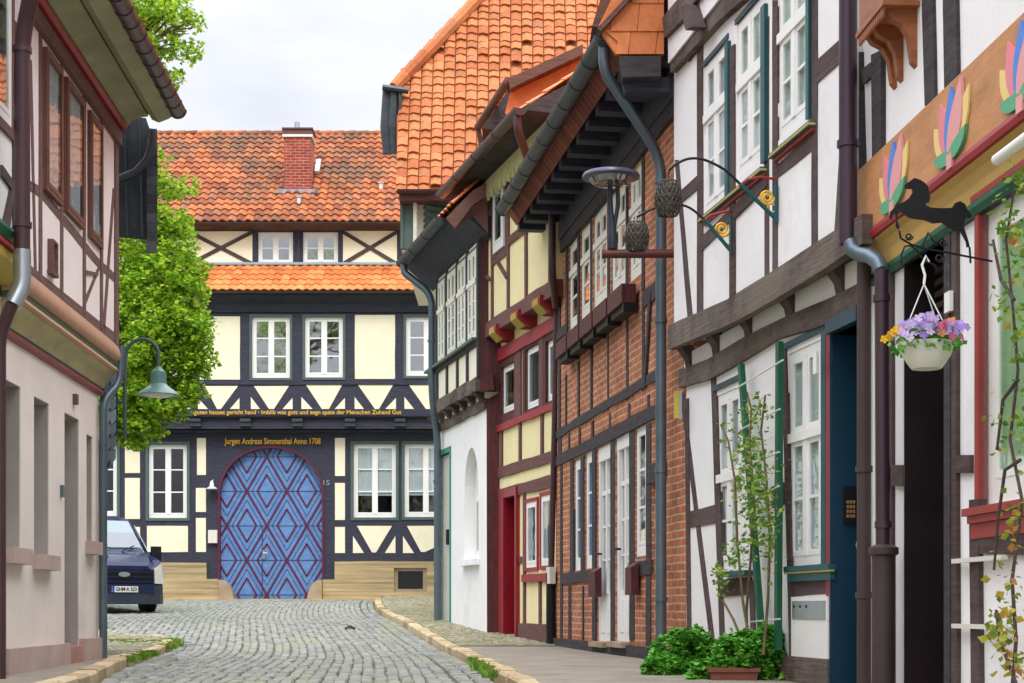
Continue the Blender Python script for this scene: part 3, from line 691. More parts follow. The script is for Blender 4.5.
# eaves
za=h.P(441,218,.62)[1]; ue1=h.U(441.5,.62)
mb=MB(); h.extr(mb,h.U(403,.55),L+.35,[(WJ-.1,zut-.02),(.52,za-.02),(.52,za+.06),(WJ-.1,zut+.3)]); 
mb.build('soffit',T_DARK,h.root)
gutter(h,h.U(402,.62),ue1,.62,za,.10,ZINCD)
V=Vector((0,-.8,-.75)); top=Vector((-.3,-.58,za+.06))-V.normalized()*3.6
rf=tiles(h.root,top,(1,0,0),V,int((L+.8)/.22),12,.22,.3,TILE_O,amp=.03,name='roof')
mb=MB(); mb.face([(-.3,-.5,za),(L+.4,-.5,za),(L+.4,2.1,za+2.4),(-.3,2.1,za+2.4)],.2); mb.face([(-.3,2.1,za+2.4),(L+.4,2.1,za+2.4),(L+.4,5.6,za-.3),(-.3,5.6,za-.3)],.2); mb.build('roof_lining',TILE_R,rf)
def gable_board(h,pp,Y,m,name,th=.06):
    mb=MB(); d=[]
    for (x,y) in pp:
        wv=at(x,y,Y); rel=Vector((wv.x,wv.y))-h.p0; d.append(Vector((rel.dot(h.d),rel.dot(h.n),wv.z-h.zb)))
    sh=Vector((-h.d.y*0,0,0)); back=Vector((h.d.y,0,0))
    # push the back face away from the viewer along world +Y
    loc=Vector((h.d.y,h.n.y,0))*th
    mb.solid([tuple(p) for p in d],[tuple(p+loc) for p in d]); return mb.build(name,m,h.root)
gable_board(h,[(446,218),(472,191),(486,183),(486,196),(473,205),(455,228)],23.55,T_BROWN,'bargeboard',.08)
gable_board(h,[(455,229),(473,206),(487,197),(488,233),(473,215)],23.7,T_PUR,'gable_cladding',.05)
# end wall clad with maroon boards, facing down the street
mb=MB(); a=h.P(487.5,0)[0]; Yg=24.56
gable_board(h,[(487,640),(501,640),(500,392),(486.5,400)],24.58,T_MAR,'end_wall_boarding',.05)
gable_board(h,[(480,393),(500,385),(500,190),(480,236)],24.5,T_MAR,'end_wall_boarding',.05)
gable_board(h,[(480.3,374),(493,373),(494,390),(481,391)],24.4,T_MAR,'boxed_beam_end',.12)
mb=MB()
zp=h.P(434,620)[1]
ug_=h.U(404,.62)
pipe(h,[(ug_,-.62,za-.05),(ug_,-.62,za-.22),(h.U(432,.2),-.2,za-.62),(h.U(432,.2),-.2,zjt+.1),(h.U(437.5,.09),-.09,zlb-.1),(h.U(437.5,.09),-.09,-.1)],.062,ZINC,collars=[(h.U(432,.2),-.2,za-1.4),(h.U(437.5,.09),-.09,1.2),(h.U(437.5,.09),-.09,2.6)])
h.holes=[]

# ================================================================ HOUSE 3: yellow house with crimson door
X0,Y0=X_at(499,24.62),24.62; X1,Y1=X_at(557,21.75),21.75
h3=h=House('yellow_house','yellow plastered timbered house with crimson door frame and painted beam ends',X0,Y0,X1,Y1)
L=h.L; WJ=.18
zj=h.P(520,317)[1]+0; zjt=h.P(530,296,WJ)[1]; zjb=h.P(530,312,WJ)[1]
dr_=h.rect(507,518.5,498,637); h.holes.append((dr_[0],dr_[1],dr_[2]-.3,dr_[3],.25,0))
for a,b,yt,yb in ((527,538,503,568),(542,553,496.5,566)):
    window(h,a,b,yt,yb,0,inset=-.01,rows=1,cols=1,transom=None,fm=WHITE,gm=GLASS,surround=RED,sw=.05,fr=.045,curtain=.9)
for a,b,yt,yb in ((501.5,514.5,368,415),(525.5,539.5,350,411),(546,556,342,403)):
    window(h,a+1,b+1,yt,yb,0,inset=.02,rows=1,cols=1,fm=WHITE,gm=GLASS,fr=.05,surround=T_MAR,sw=.13)
h.wall('wall',CREAM2,0,L,-.5,zjb+.03,0,6,holes_for(h,0,-1,9))
mb=MB(); mb.box(dr_[0],dr_[1],.2,.25,dr_[2]-.3,dr_[3]); mb.build('door',mat('deep_crimson',(.10,.004,.008),.4,.2,2,.1),h.root)
mb=MB(); a,b,c,d=dr_; mb.box(a+.001,a+.02,-.05,.2,c-.3,d); mb.box(a-.28,a,-.06,.22,c-.3,d+.12); mb.box(b,b+.07,-.06,.22,c-.3,d+.12); mb.box(a,b,-.058,.22,d,d+.12); mb.build('door_frame',CRIM,h.root)
mb=MB()
zA=h.P(527,475)[1]; t=lambda py,px=527:h.P(px,py)[1]
def hbar(z0,z1,th,u0=0,u1=None,amp=.008): h.prism(mb,wob([(u0,z0),(L if u1 is None else u1,z0),(L if u1 is None else u1,z1),(u0,z1)],amp),-.02,th)
hbar(t(470),t(459),.03); hbar(t(493.5),t(482),.032,); 
hbar(t(640)-.3,t(623.5),.036,b+.08)
for x in (541.0,): 
    u=h.U(x); h.prism(mb,wob([(u-.045,t(625)),(u+.045,t(625)),(u+.045,t(578)),(u-.045,t(578))]),-.02,.025)
u=h.U(525.2); h.prism(mb,wob([(u-.05,t(625)),(u+.05,t(625)),(u+.05,t(493)),(u-.05,t(493))]),-.02,.024)
u=h.U(520.5); h.prism(mb,[(u-.04,t(563)),(u+.1,t(563)),(u+.1,t(556)),(u-.04,t(556))],-.02,.02)
for x in (502.5,521.0,543): 
    u=h.U(x); h.prism(mb,wob([(u-.05,t(462)),(u+.05,t(462)),(u+.05,t(418)),(u-.05,t(418))]),-.02,.026)
for x,wd in ((519,.16),(542.5,.10)): 
    u=h.U(x); h.prism(mb,wob([(u-wd,t(417)),(u+wd,t(417)),(u+wd,t(338)),(u-wd,t(338))]),-.02,.027)
mb.build('timber_frame',T_PUR,h.root)
mb=MB(); hbar(t(347),t(334),.05); mb.build('red_lintel',RED,h.root); mb=MB(); hbar(t(421),t(414.5),.05); mb.build('red_sill',RED,h.root); mb=MB(); hbar(t(582),t(574.5),.05,h.U(524.5),h.U(556)); mb.build('red_sill',RED,h.root)
# jetty beam and painted beam ends
mb=MB(); h.prism(mb,wob([(-.1,zjb),(h.U(556,WJ),zjb),(h.U(556,WJ),zjt),(-.1,zjt)],.012),0,WJ+.05); mb.build('sill_beam',T_PUR,h.root)
for x in (499,521,543):
    u=h.U(x,WJ); wd=.19
    mb=MB(); mb.solid([(u-wd,-WJ-.10,zjb+.08),(u-wd,0,zjb+.08),(u-wd,0,zjb-.13),(u-wd,-WJ+.05,zjb-.13),(u-wd,-WJ-.10,zjb-.02)],[(u+wd,-WJ-.10,zjb+.08),(u+wd,0,zjb+.08),(u+wd,0,zjb-.13),(u+wd,-WJ+.05,zjb-.13),(u+wd,-WJ-.10,zjb-.02)])
    be=mb.build('beam_end',RED,h.root)
    mb=MB(); 
    for k in range(7):
        a0=u-wd+.05+k*(2*wd-.1)/7; a1=a0+(2*wd-.1)/7*.7
        mb.solid([(a0,-WJ-.112,zjb+.055),(a0,-WJ-.10,zjb-.02),(a0,-WJ+.03,zjb-.12),(a0,-WJ+.0,zjb-.145),(a0,-WJ-.112,zjb-.03)],[(a1,-WJ-.112,zjb+.055),(a1,-WJ-.10,zjb-.02),(a1,-WJ+.03,zjb-.12),(a1,-WJ+.0,zjb-.145),(a1,-WJ-.112,zjb-.03)])
    mb.build('yellow_carving',YEL,be)
# upper storey
ztop=h.P(500,171,WJ)[1]
wu=h.rect(494,508,193,256,WJ)
window(h,0,0,0,0,WJ,inset=-.05,rows=1,cols=1,fm=WHITE,gm=GLASS,surround=T_PUR,sw=.14,rect=(h.U(496,WJ),h.U(506.5,WJ),wu[2],wu[3]),fr=.09)
UE=h.U(555.5,WJ); UA=h.U(482,WJ)
h.wall('upper_wall',CREAM2,UA,UE,zjt-.02,ztop,WJ,6,holes_for(h,WJ,0,14))
mb=MB(); v=lambda py,px=500:h.P(px,py,WJ)[1]
for x in (486.5,493,509,527,551):
    u=h.U(x,WJ); h.prism(mb,wob([(u-.05,zjt),(u+.05,zjt),(u+.05,ztop),(u-.05,ztop)]),WJ-.02,WJ+.02+x*1e-5)
zr_=v(238,509); h.prism(mb,wob([(h.U(509,WJ),zr_-.12),(UE,zr_-.12),(UE,zr_),(h.U(509,WJ),zr_)]),WJ-.02,WJ+.03)
for (x0,y0,x1,y1) in ((481,269,492,280),(500,263,509,278)): h.timber(mb,[(x0,y0-1.3),(x1,y1-1.3),(x1,y1+1.3),(x0,y0+1.3)],WJ,.05,0)
mb.build('timber_frame',T_PUR,h.root)
# eaves with scalloped valance
ug1=h.U(520,.72); zge=h.P(520,108,.72)[1]
gutter(h,-.75,ug1,.72,zge,.085,PBROWN)
mb=MB(); h.extr(mb,-.7,ug1,[(WJ-.1,ztop-.05),(.62,zge-.02),(.62,zge+.05),(WJ-.1,ztop+.35)]); mb.build('soffit',T_GRY,h.root)
mb=MB(); zv=ztop-.04; zv-=.14; h.prism(mb,[(-.1,zv-.1),(UE,zv-.1),(UE,zv+.12),(-.1,zv+.12)],WJ+.09,WJ+.12)
k=0
for i in range(16):
    uc=.02+i*(UE-.1)/15; 
    pr=[(uc+.085*math.cos(PI+PI*j/8),zv-.09+.11*math.sin(PI+PI*j/8)) for j in range(9)]; h.prism(mb,pr,WJ+.095,WJ+.118)
mb.build('scalloped_valance',mat('yellow_green_paint',(.58,.56,.30),.6,.15,3,.1),h.root)
V=Vector((0,-.85,-.62)); top=Vector((-.7,-.68,zge+.06))-V.normalized()*3.9
rf=tiles(h.root,top,(1,0,0),V,int((L+1.1)/.22),13,.22,.3,TILE_O,amp=.03,name='roof')
mb=MB(); a=(V.normalized()*3.9)
ze=zge+.02; mb.face([(-.7,-.6,ze),(L+.3,-.6,ze),(L+.3,top.y+.1,top.z-.08),(-.7,top.y+.1,top.z-.08)],.2); mb.face([(-.7,top.y,top.z),(L+.3,top.y,top.z),(L+.3,6,ze),(-.7,6,ze)],.2); mb.build('roof_lining',TILE_R,rf)
# dormer above the eaves
gable_board(h,[(507,79),(583,44),(583,54),(511,88)],22.4,T_BROWN,'dormer_fascia',.5)
gable_board(h,[(511,88),(583,54),(583,120),(540,125),(505,113)],22.6,TILE_O,'dormer_tiles',.05)
gable_board(h,[(482,128),(508,90),(512,100),(500,130)],23.4,T_GRY,'dormer_cheek',1.0)
mb=MB(); A=at(478,127,24.4); B=at(508,81,22.5)
def loc(h,p): r=Vector((p.x,p.y))-h.p0; return Vector((r.dot(h.d),r.dot(h.n),p.z-h.zb))
mb.tube([loc(h,A),loc(h,B)],.06,10); mb.tube([loc(h,A),loc(h,A)+Vector((0,.05,-.25))],.04,8); mb.build('dormer_gutter',T_BROWN,h.root,smooth=True)
pipe(h,[(ug1-.1,-.72,zge-.02),(ug1-.1,-.72,zge-.25),(L+.0,-WJ-.1,zge-.75)],.055,PBROWN)
LP=h.U(551,.08)
pipe(h,[(h.U(552,.30),-.30,zge-.9),(h.U(552,.30),-.30,zjt+.0),(h.U(556,.12),-.12,zjb-.1)],.05,PBROWN)
pipe(h,[(h.U(556.5,.04),-.04,zjb-.1),(h.U(555,.05),-.05,zjb-1.4),(LP,-.08,1.0),(LP,-.08,.1)],.042,PBROWN,collars=[(LP+.01,-.08,1.1)])
mb=MB(); mb.tube([(LP,-.08,-.02),(LP,-.08,.06),(LP,-.08,.07),(LP,-.08,1.05)],[.10,.09,.066,.066],12); mb.build('downpipe_foot',BLACK,h.root,smooth=True)
mb=MB(); z=h.P(553,575,.15)[1]; mb.box(L-.03,L+.13,-.14,-.06,z-.11,z+.11); mb.build('meter_box',PLAST,h.root)
h.holes=[]

# ================================================================ HOUSE 2: brick infilled timber house
X0,Y0=X_at(556,21.73),21.73; X1,Y1=X_at(686.5,15.0),15.0
h2=h=House('brick_timber_house','orange brick and dark timbered house with deep eaves and white glazed doors',X0,Y0,X1,Y1)
L=h.L; zt=h.P(605,187)[1]
for k,(a,b,yt,yb) in enumerate(((569,578.5,244,334),(580.5,590,231.5,322),(593,607,215,310),(611,626,195,296),(629,642,176,284))):
    window(h,a,b,yt,yb,.0,inset=.02,rows=2,cols=1 if k<2 else 2,transom=.35,fm=GWHITE,gm=GLASSB,fr=.10,bar=.03)
for a,b,yt,yb in ((574,581.5,461,571),(585,593,454,569),(635,646.5,426,557)):
    window(h,a,b,yt,yb,0,inset=.02,rows=3,cols=1,fm=WHITE,gm=GLASSB,fr=.09,bar=.025)
doors=[]
for a,b,yt in ((597,610.5,449),(615.5,629.5,436.5)):
    u0,u1=h.U(a),h.U(b); z1=h.P(a,yt)[1]; z0=h.P(a,641)[1]; h.holes.append((u0,u1,z0,z1,.14,0)); doors.append((u0,u1,z0,z1))
u0,u1=h.U(652),h.U(662); z1=h.P(652,484)[1]; h.holes.append((u0,u1,-.3,z1,.14,0)); sd=(u0,u1,-.02,z1)
h.wall('wall',BRICK,0,L,-.5,zt+.05,0,6.5,holes_for(h,0,-1,12))
for (a,b,c,d) in doors:
    mb=MB(); mb.box(a,a+.09,.02,.10,c,d); mb.box(b-.09,b,.02,.10,c,d); mb.box(a,b,.015,.10,d-.16,d); mb.box(a,b,.03,.09,c,c+.55); mb.box(a+.09,b-.09,.045,.09,d-.55,d-.50)
    m_=(a+b)/2; mb.box(m_-.03,m_+.03,.03,.09,c+.5,d-.16)
    for j in range(1,4): z=c+.55+(d-.7-c)*j/4; mb.box(a+.09,b-.09,.05,.08,z-.012,z+.012)
    for (p,q) in ((a+.13,m_-.07),(m_+.07,b-.13)): mb.box(p,q,.018,.03,c+.1,c+.45)
    o=mb.build('door',WHITE,h.root)
    mb=MB(); mb.box(a+.09,b-.09,.064,.068,c+.55,d-.16); mb.build('pane',GLASSB,o)
    mb=MB(); mb.tube([(a+.14,.03,c+1.0),(a+.14,-.03,c+1.0),(a+.26,-.03,c+1.0)],.012,8); mb.build('handle',BLACK,o)
    mb=MB(); mb.box(a-.03,b+.03,-.10,.1,c-.06,c-.003); mb.build('doorstep',STONEG,h.root)
a,b,c,d=sd; mb=MB(); mb.box(a,b,.04,.1,c,d); mb.box(a+.12,b-.12,.03,.05,c+.15,d-1.1); mb.box(a+.12,b-.12,.03,.05,d-1.0,d-.12); mb.build('door',WHITE,h.root)
mb=MB(); t=lambda x,y:h.P(x,y)[1]
def bar(z0,z1,u0,u1,th=.016,amp=.008):
    h.c=(h.c+1)%7; h.prism(mb,wob([(u0,z0),(u1,z0),(u1,z1),(u0,z1)],amp),-.02,th+h.c*.002)
uE=h.U(666)
bar(t(561,255),t(561,242),0,L,.04)
for py0,py1,x in ((436.6,429,561),(464.5,454,561.7)): bar(t(x,py0),t(x,py1),0,uE)
def vp(x0,x1,y0,y1,th=.006): 
    a,b=h.U(x0),h.U(x1); bar(t((x0+x1)/2,y1),t((x0+x1)/2,y0),a,b,th)
for x0,x1,y0,y1 in ((559,561,250,455),(566.5,568.6,240,340),(578.5,580.3,235,330),(590.6,592.4,220,318),(607.8,610.2,190,308),(626.3,628.7,172,292),(642.4,645,150,290),
    (566,567.2,375,432),(578.6,580,362,425),(591.5,593,348,418),(607.5,609.2,325,410),(626.5,628.6,300,400),(642.5,644.8,292,390),
    (560.5,562,436,456),(569,570.4,433,452),(579.6,581,428,448),(592.6,594.2,421,441),(609.2,611,413,434),(628.5,630.6,404,423),(648,650,395,414),
    (560.8,562.8,462,640),(571,574,460,580),(581.7,584.8,456,580),(593.3,596.8,450,640),(610.8,615.2,440,650),(629.8,634.8,430,640),(646.7,651.5,424,646),
    (569,571.5,586,640),(583,584.3,586,640)): vp(x0,x1,y0,y1)
h.timber(mb,[(651,293),(653,293),(647,388),(645.5,388)],0,.02,.004)
bar(t(564,584),t(564,573.5),h.U(562.5),h.U(593)); bar(t(635,576),t(635,562),h.U(629.8),h.U(652)); bar(t(649,484),t(649,466),h.U(648),h.U(667)); bar(t(648,305),t(648,288),h.U(644),uE)
bar(t(562,338)+0,t(562,328)+0,0,h.U(568.6))
mb.build('timber_frame',T_GRY,h.root)
mb=MB(); zpl=t(564,638.6)
us=[0]+[v for d in doors for v in (d[0]-.03,d[1]+.03)]+[sd[0]]
for a,b in zip(us[::2],us[1::2]): mb.box(a,b,-.05,.02,-.5,zpl)
for d in doors: mb.box(d[0]-.03,d[1]+.03,-.055,.02,-.5,d[2]-.062)
mb.build('plinth',T_GRY,h.root)
for a,b,y0,y1,x in ((589,597.5,568,597,590),(626,634,563,595,627)):
    mb=MB(); u0,u1=h.U(a,.10),h.U(b-2,.10); z1,z0=h.P(x,y0,.10)[1],h.P(x,y1,.10)[1]; 
    mb.solid([(u0,-.03,z0),(u0,-.11,z0),(u0,-.11,z1-.05),(u0,-.03,z1)],[(u1,-.03,z0),(u1,-.11,z0),(u1,-.11,z1-.05),(u1,-.03,z1)]); 
    mb.build('letter_box',T_MAR,h.root)
# window boxes under the upper windows
zb1=h.P(622,283,.19)[1]; zb0=h.P(622,302,.19)[1]
ub=[h.U(x,.36) for x in (558,564.5,573,583.5,596,622)]
ub=[h.U(555,.19)+ (h.U(622.5,.19)-h.U(555,.19))*k/5 for k in range(6)]
for a,b in zip(ub,ub[1:]):
    mb=MB(); mb.box(a+.04,b-.04,-.19,-.04,zb0,zb1); mb.build('window_box',T_MAR,h.root)
    mb=MB(); mb.box(a+.05,b-.12,-.15,-.02,zb0-.07,zb0-.002); mb.box(b-.11,b-.05,-.17,-.02,zb0-.10,zb0-.001); mb.build('box_bracket',BLACK,h.root)
# deep eaves
ug=h.U(605,.74); zg=h.P(605,36,.74)[1]
gutter(h,.22,ug,.74,zg,.095,ZINCD,rings=.6)
mb=MB(); h.extr(mb,-.05,ug-.02,[(-.1,zg+.05),(.60,zg-.0),(.60,zg+.06),(-.1,zg+.35)]); h.extr(mb,-.05,L,[(-.05,zt-.02),(.06,zt-.02),(.06,zg+.06),(-.05,zg+.06)]); mb.build('soffit',T_DARK,h.root)
n=14
for k in range(n):
    u=.0+k*(ug-.0)/(n-1); mb=MB(); mb.box(u-.09,u+.09,-.50,.0,zg-.23,zg-.01); mb.build('rafter_end',T_DARK,h.root)
mb=MB(); n=46; 
for k in range(n):
    u=-.03+k*(ug+.08)/n; wd=(ug+.08)/n-.012; r=random.random()
    mb.solid([(u,-.52,zg-.16),(u,-.66,zg+.03),(u,-.64,zg+.06),(u,-.50,zg-.12)],[(u+wd,-.52,zg-.16),(u+wd,-.66,zg+.03),(u+wd,-.64,zg+.06),(u+wd,-.50,zg-.12)],r)
mb.build('eaves_tiles',TILE_R,h.root)
V=Vector((0,-.80,-.70)); top=Vector((-.1,-.70,zg+.08))-V.normalized()*4.2
rf=tiles(h.root,top,(1,0,0),V,int((L+.1)/.22),14,.22,.3,TILE_O,amp=.03,name='roof')
mb=MB(); mb.face([(-.05,-.62,zg+.02),(L,-.62,zg+.02),(L,top.y+.1,top.z-.08),(-.05,top.y+.1,top.z-.08)],.2); mb.face([(-.05,top.y,top.z),(L,top.y,top.z),(L,6.5,zg),(-.05,6.5,zg)],.2); mb.build('roof_lining',TILE_R,rf)
# tile hung end of the roof, facing down the street
Yg=14.78
def gloc(x,y,Y=Yg): return loc(h,at(x,y,Y))
mb=MB(); rows=6
def gp(x,y,o): v=gloc(x,y); q=Vector((h.d.y,h.n.y,0)); return tuple(v-q*o)
# courses of large scale tiles with curved joints
polyg=[(616,54),(664,54),(664,-60),(640,-60),(598,27)]
mb.solid([gp(x,y,0) for x,y in polyg],[gp(x,y,-.06) for x,y in polyg],.5)
def sl(y): return 598+ (27-y)*.97 if y<27 else 598+(y-27)*.66
for (y0,y1,ph) in ((30,54,0),(2,31,9),(-26,3,3),(-56,-25,9)):
    xs=[664-27*k+ph-9 for k in range(5,-1,-1)]+[664]
    for a,b in zip(xs,xs[1:]):
        r=random.random(); lim0=sl(y0); lim1=sl(y1)
        a0,a1=max(a+3,lim0),max(a,lim1); b0,b1=min(b+3,664),min(b,664)
        if b1-a1<2 or b0<=a0: continue
        pl=[(a1+.4,y1),(b1-.4,y1),(b1+1.6 if b1<663 else b1,(y0+y1)/2),(b0-.4,y0+.6),(a0+.4,y0+.6),(a1+1.8,(y0+y1)/2)]
        mb.solid([gp(x,y,.012) for x,y in pl],[gp(x,y+(1.0 if y==y1 else 0),.028 if y>=y1-.1 else .016) for x,y in pl],r)
mb.build('tile_hung_gable',TILE_O,h.root)
gable_board(h,[(597,28),(642,-20),(642,-14),(601,31)],Yg-.08,T_BROWN,'verge_board',.2)
gable_board(h,[(592,26),(598,27),(612,-8),(604,-12)],Yg+.3,T_BROWN,'dormer_cheek',.8)
gable_board(h,[(619,56),(661,56),(661,76),(623,77)],Yg-.05,T_GRY,'gable_foot_beam',.25)
gable_board(h,[(621,77),(670,77),(670,92),(625,92)],Yg+.1,T_DARK,'gable_soffit',.2)
Lp=h.U(664,.10)
pipe(h,[(ug-.05,-.74,zg-.03),(ug-.05,-.74,zg-.30),(h.U(662,.12),-.13,zg-.72-.25),(h.U(662,.12),-.13,3.0),(h.U(662,.12),-.13,.02)],.052,ZINC,collars=[(h.U(662,.12),-.13,z) for z in (.7,1.9,3.3,4.6)])
h.holes=[]

# ================================================================ HOUSE 1: white timber framed house with the petrol blue door
X0,Y0=X_at(686.5,14.98),14.98; s1=155.0; Y1=F/s1; X1=(870-CX)/s1
h1=h=House('white_timber_house','white plastered house with crooked brown timbers, cream windows and a petrol blue doorway',X0,Y0,X1,Y1)
L=h.L; WJ=.15; uL=h.U(674,WJ)
zjb=h.P(760,309.5,WJ)[1]; zjt=h.P(760,281,WJ)[1]; zw=h.P(760,336)[1]; ztop=h.P(690,44,WJ)[1]
Z3=ztop-.05
UW=[(704,727.5,67,215.5,.36),(737,763,24,178.5,.42),(778,809,-42,141,.45)]
for a,b,yt,yb,tr in UW:
    window(h,a,b,yt,yb,WJ,inset=.01,rows=2,transom=tr,top_rows=1,fm=WHITE,gm=GLASS,fr=.06,curtain=1.0)
for a,b,yt,yb,tr in ((717,741,396,570,.48),(788.5,822.5,354,567.5,.40)):
    window(h,a,b,yt,yb,0,inset=.01,rows=2,transom=tr,top_rows=1,fm=WHITE,gm=GLASS,fr=.06,curtain=.99)
dz=h.P(833,335)[1]; du0,du1=h.U(833),h.U(861); h.holes.append((du0,du1,-.3,dz,.30,0))
h.wall('wall',W_PLAS,0,L,-.6,zw+.02,0,7,holes_for(h,0,-1,9))
h.wall('upper_wall',W_PLAS,uL,L,zjt-.03,Z3,WJ,7,holes_for(h,WJ,0,14))
h.wall('top_storey_wall',W_PLAS,h.U(668,WJ+.08),L,Z3+.02,Z3+2.6,WJ+.08,7)
mb=MB(); mb.box(0,L,-.02,.3,zw,zjb+.05); mb.build('infill',W_PLAS,h.root)
def TB(name,m,items,w,th=.022,amp=.010):
    for it in items:
        mb=MB(); h.timber(mb,it,w,th,amp); mb.build(name,m,h.root)
TB('sill_beam',T_BRH,[[(673.5,326),(700,314),(733,299.5),(770,277),(807.5,252.5),(846,228.3),(870,214),(870,244),(861,249),(830,270),(778.5,301),(743,321),(710,335),(673.5,350)]],WJ,.05,.004)
TB('plate_beam',T_BRH,[[(682,371),(712,359),(746,338.5),(786,318.5),(833,299),(870,281),(870,306),(859,312),(820,328),(781,339),(745,362),(712.5,380),(682,388)]],0,.035,.004)
for a in (681,708,740,781,830):
    mb=MB(); wd=2.2 if a<700 else (2.6 if a<760 else 3.4); u0,u1=h.U(a-wd,.1),h.U(a+wd,.1); zt_=h.P(a,(326+ (a-673.5)*-.56)+16,WJ)[1]; zb_=zw+ (0.0)
    zlo=h.P(a,371-(a-682)*.487+6,0)[1]; zhi=h.P(a,350-(a-673.5)*.539-3,WJ)[1]
    mb.solid([(u0,0,zlo),(u0,-.03,zlo),(u0,-.05,(zlo+zhi)/2),(u0,-WJ+.02,zhi),(u0,0,zhi)],[(u1,0,zlo),(u1,-.03,zlo),(u1,-.05,(zlo+zhi)/2),(u1,-WJ+.02,zhi),(u1,0,zhi)]); mb.build('bracket',T_BRN,h.root)
TB('timber',T_BRN,[
    [(675.5,160),(679,160),(693,316),(688.5,318)],[(698,50),(703.5,46),(703.5,312),(698,316)],[(676,196),(700,174),(700,188),(676,208)],
    [(703.5,236),(733,207),(733,219),(703.5,250)],[(731,48),(736,44),(736,296),(731,299)],[(736,205),(768,172),(768,186),(736,219)],
    [(765,20),(769.5,16),(769.5,276),(765,279)],[(773,0),(778,0),(778,270),(773,274)],[(778,165),(813,134),(813,150),(778,178)],
    [(812.5,-20),(818,-24),(818,242),(812.5,246)],[(818,60),(845,36),(845,59),(818,83)],[(845,92),(849,90),(849,226),(836,233)],
    [(688,40),(701,22),(730,-14),(730,14),(703,46),(690,62)]],WJ,.004,.006)
TB('wall_plate',T_BRH,[[(676,55),(702,27),(726,2),(760,-36),(860,-160),(860,-112),(750,0),(725,22),(702,47),(677,73)]],WJ,.05,.004)
TB('upper_sill_beam',T_BRH,[[(667,18),(682,0),(700,-24),(860,-240),(860,-190),(712,-12),(700,1),(692,15),(669,38)]],WJ+.08,.03,.004)
TB('bracket',T_BRN,[[(692,8),(697,5),(704,27),(697,31)]],WJ+.10,.1,0)
TB('timber',T_BRN,[
    [(680.5,395),(684,393),(716,648),(711,648)],[(711.5,380),(716.5,378),(725.5,648),(720.5,648)],[(688,511.6),(716,504.6),(716,523),(688,528)],
    [(685.5,400),(689,398),(692,648),(688,648)],
    [(782.5,345),(787,343),(795,656),(790.5,656)],[(773,487),(785,482),(785,505),(773,508)],[(721,580),(752,577),(752,594),(721,597)],[(750.5,580),(754.5,580),(757,648),(753,648)],
    [(790,577),(832,575),(832,594),(792,597)]],0,.004,.006)
TB('base_beam',T_BRH,[[(686,646),(714,646),(740,649),(784,655),(832,659),(832,690),(686,676)]],0,.035,.004)
mb=MB(); 
for a,b,x,yt in ((703,729,704,67),(736,765,737,24),(777,811,778,-42)):
    u0,u1=h.U(a,WJ),h.U(b,WJ); z=h.P(x,yt,WJ)[1]; mb.box(u0,u1,-WJ-.012,-WJ+.01,z,z+.04); mb.build('window_head',HEADB,h.root); mb=MB()
for a,b,x,yt in ((714,745,717,392),(786,827,788,350)):
    u0,u1=h.U(a),h.U(b); z=h.P(x,yt)[1]; mb.box(u0,u1,-.02,.01,z+.01,z+.055); mb.build('window_head',HEADB,h.root); mb=MB()
mb=MB()
for a,b,y0,y1 in ((728,731,44,200),(764,768,8,164),(809.5,812.5,-40,120)): 
    u0,u1=h.U(a,WJ),h.U(b,WJ); z1=h.P(a,y0,WJ)[1]; z0=h.P(a,y1,WJ)[1]; mb.box(u0,u1,-WJ-.03,-WJ+.01,z0,z1); mb.build('blue_lining_board',TEAL,h.root); mb=MB()
u0,u1=h.U(823.5),h.U(828); mb.box(u0,u1,-.02,.01,h.P(825,566)[1],h.P(825,330)[1]); mb.build('blue_lining_board',TEAL,h.root)
mb=MB()
for a,b in ((828.3,832.5),): u0,u1=h.U(a),h.U(b); mb.box(u0,u1,-.018,.0,-.3,h.P(830,332)[1])
mb.build('red_lining_strip',RED,h.root)
# painted ledge under the upper windows (two steps)
for (a,b,x,y) in ((698,768,704,221),(768.5,817,778,154)):
    u0,u1=h.U(a,WJ+.06),h.U(b,WJ)
    z=h.P(x,y-4,WJ+.03)[1]
    mb=MB(); mb.box(u0,u1,-WJ-.06,-WJ,z-.035,z); o=mb.build('painted_ledge',TEAL,h.root)
    mb=MB(); mb.box(u0+.004,u1+.002,-WJ-.064,-WJ-.01,z-.028,z-.012); mb.build('yellow_line',YEL,o)
    mb=MB(); mb.box(u0+.01,u1-.01,-WJ-.035,-WJ,z-.062,z-.036); mb.build('red_moulding',ORED,o)
u0,u1=h.U(784,.05),h.U(829,.05); z=h.P(787,568,.05)[1]
mb=MB(); mb.box(u0,u1,-.055,.0,z-.03,z+.01); mb.box(u0+.04,u1-.02,-.035,.0,z-.10,z-.045); o=mb.build('painted_ledge',TEAL,h.root)
mb=MB(); mb.box(u0+.002,u1-.002,-.05,-.01,z-.044,z-.031); mb.build('yellow_line',YEL,o)
u0,u1=h.U(718,.08),h.U(746,.08); z=h.P(721,572,.08)[1]; mb=MB(); mb.box(u0,u1,-.10,.0,z-.04,z); mb.build('painted_ledge',TEAL,h.root)
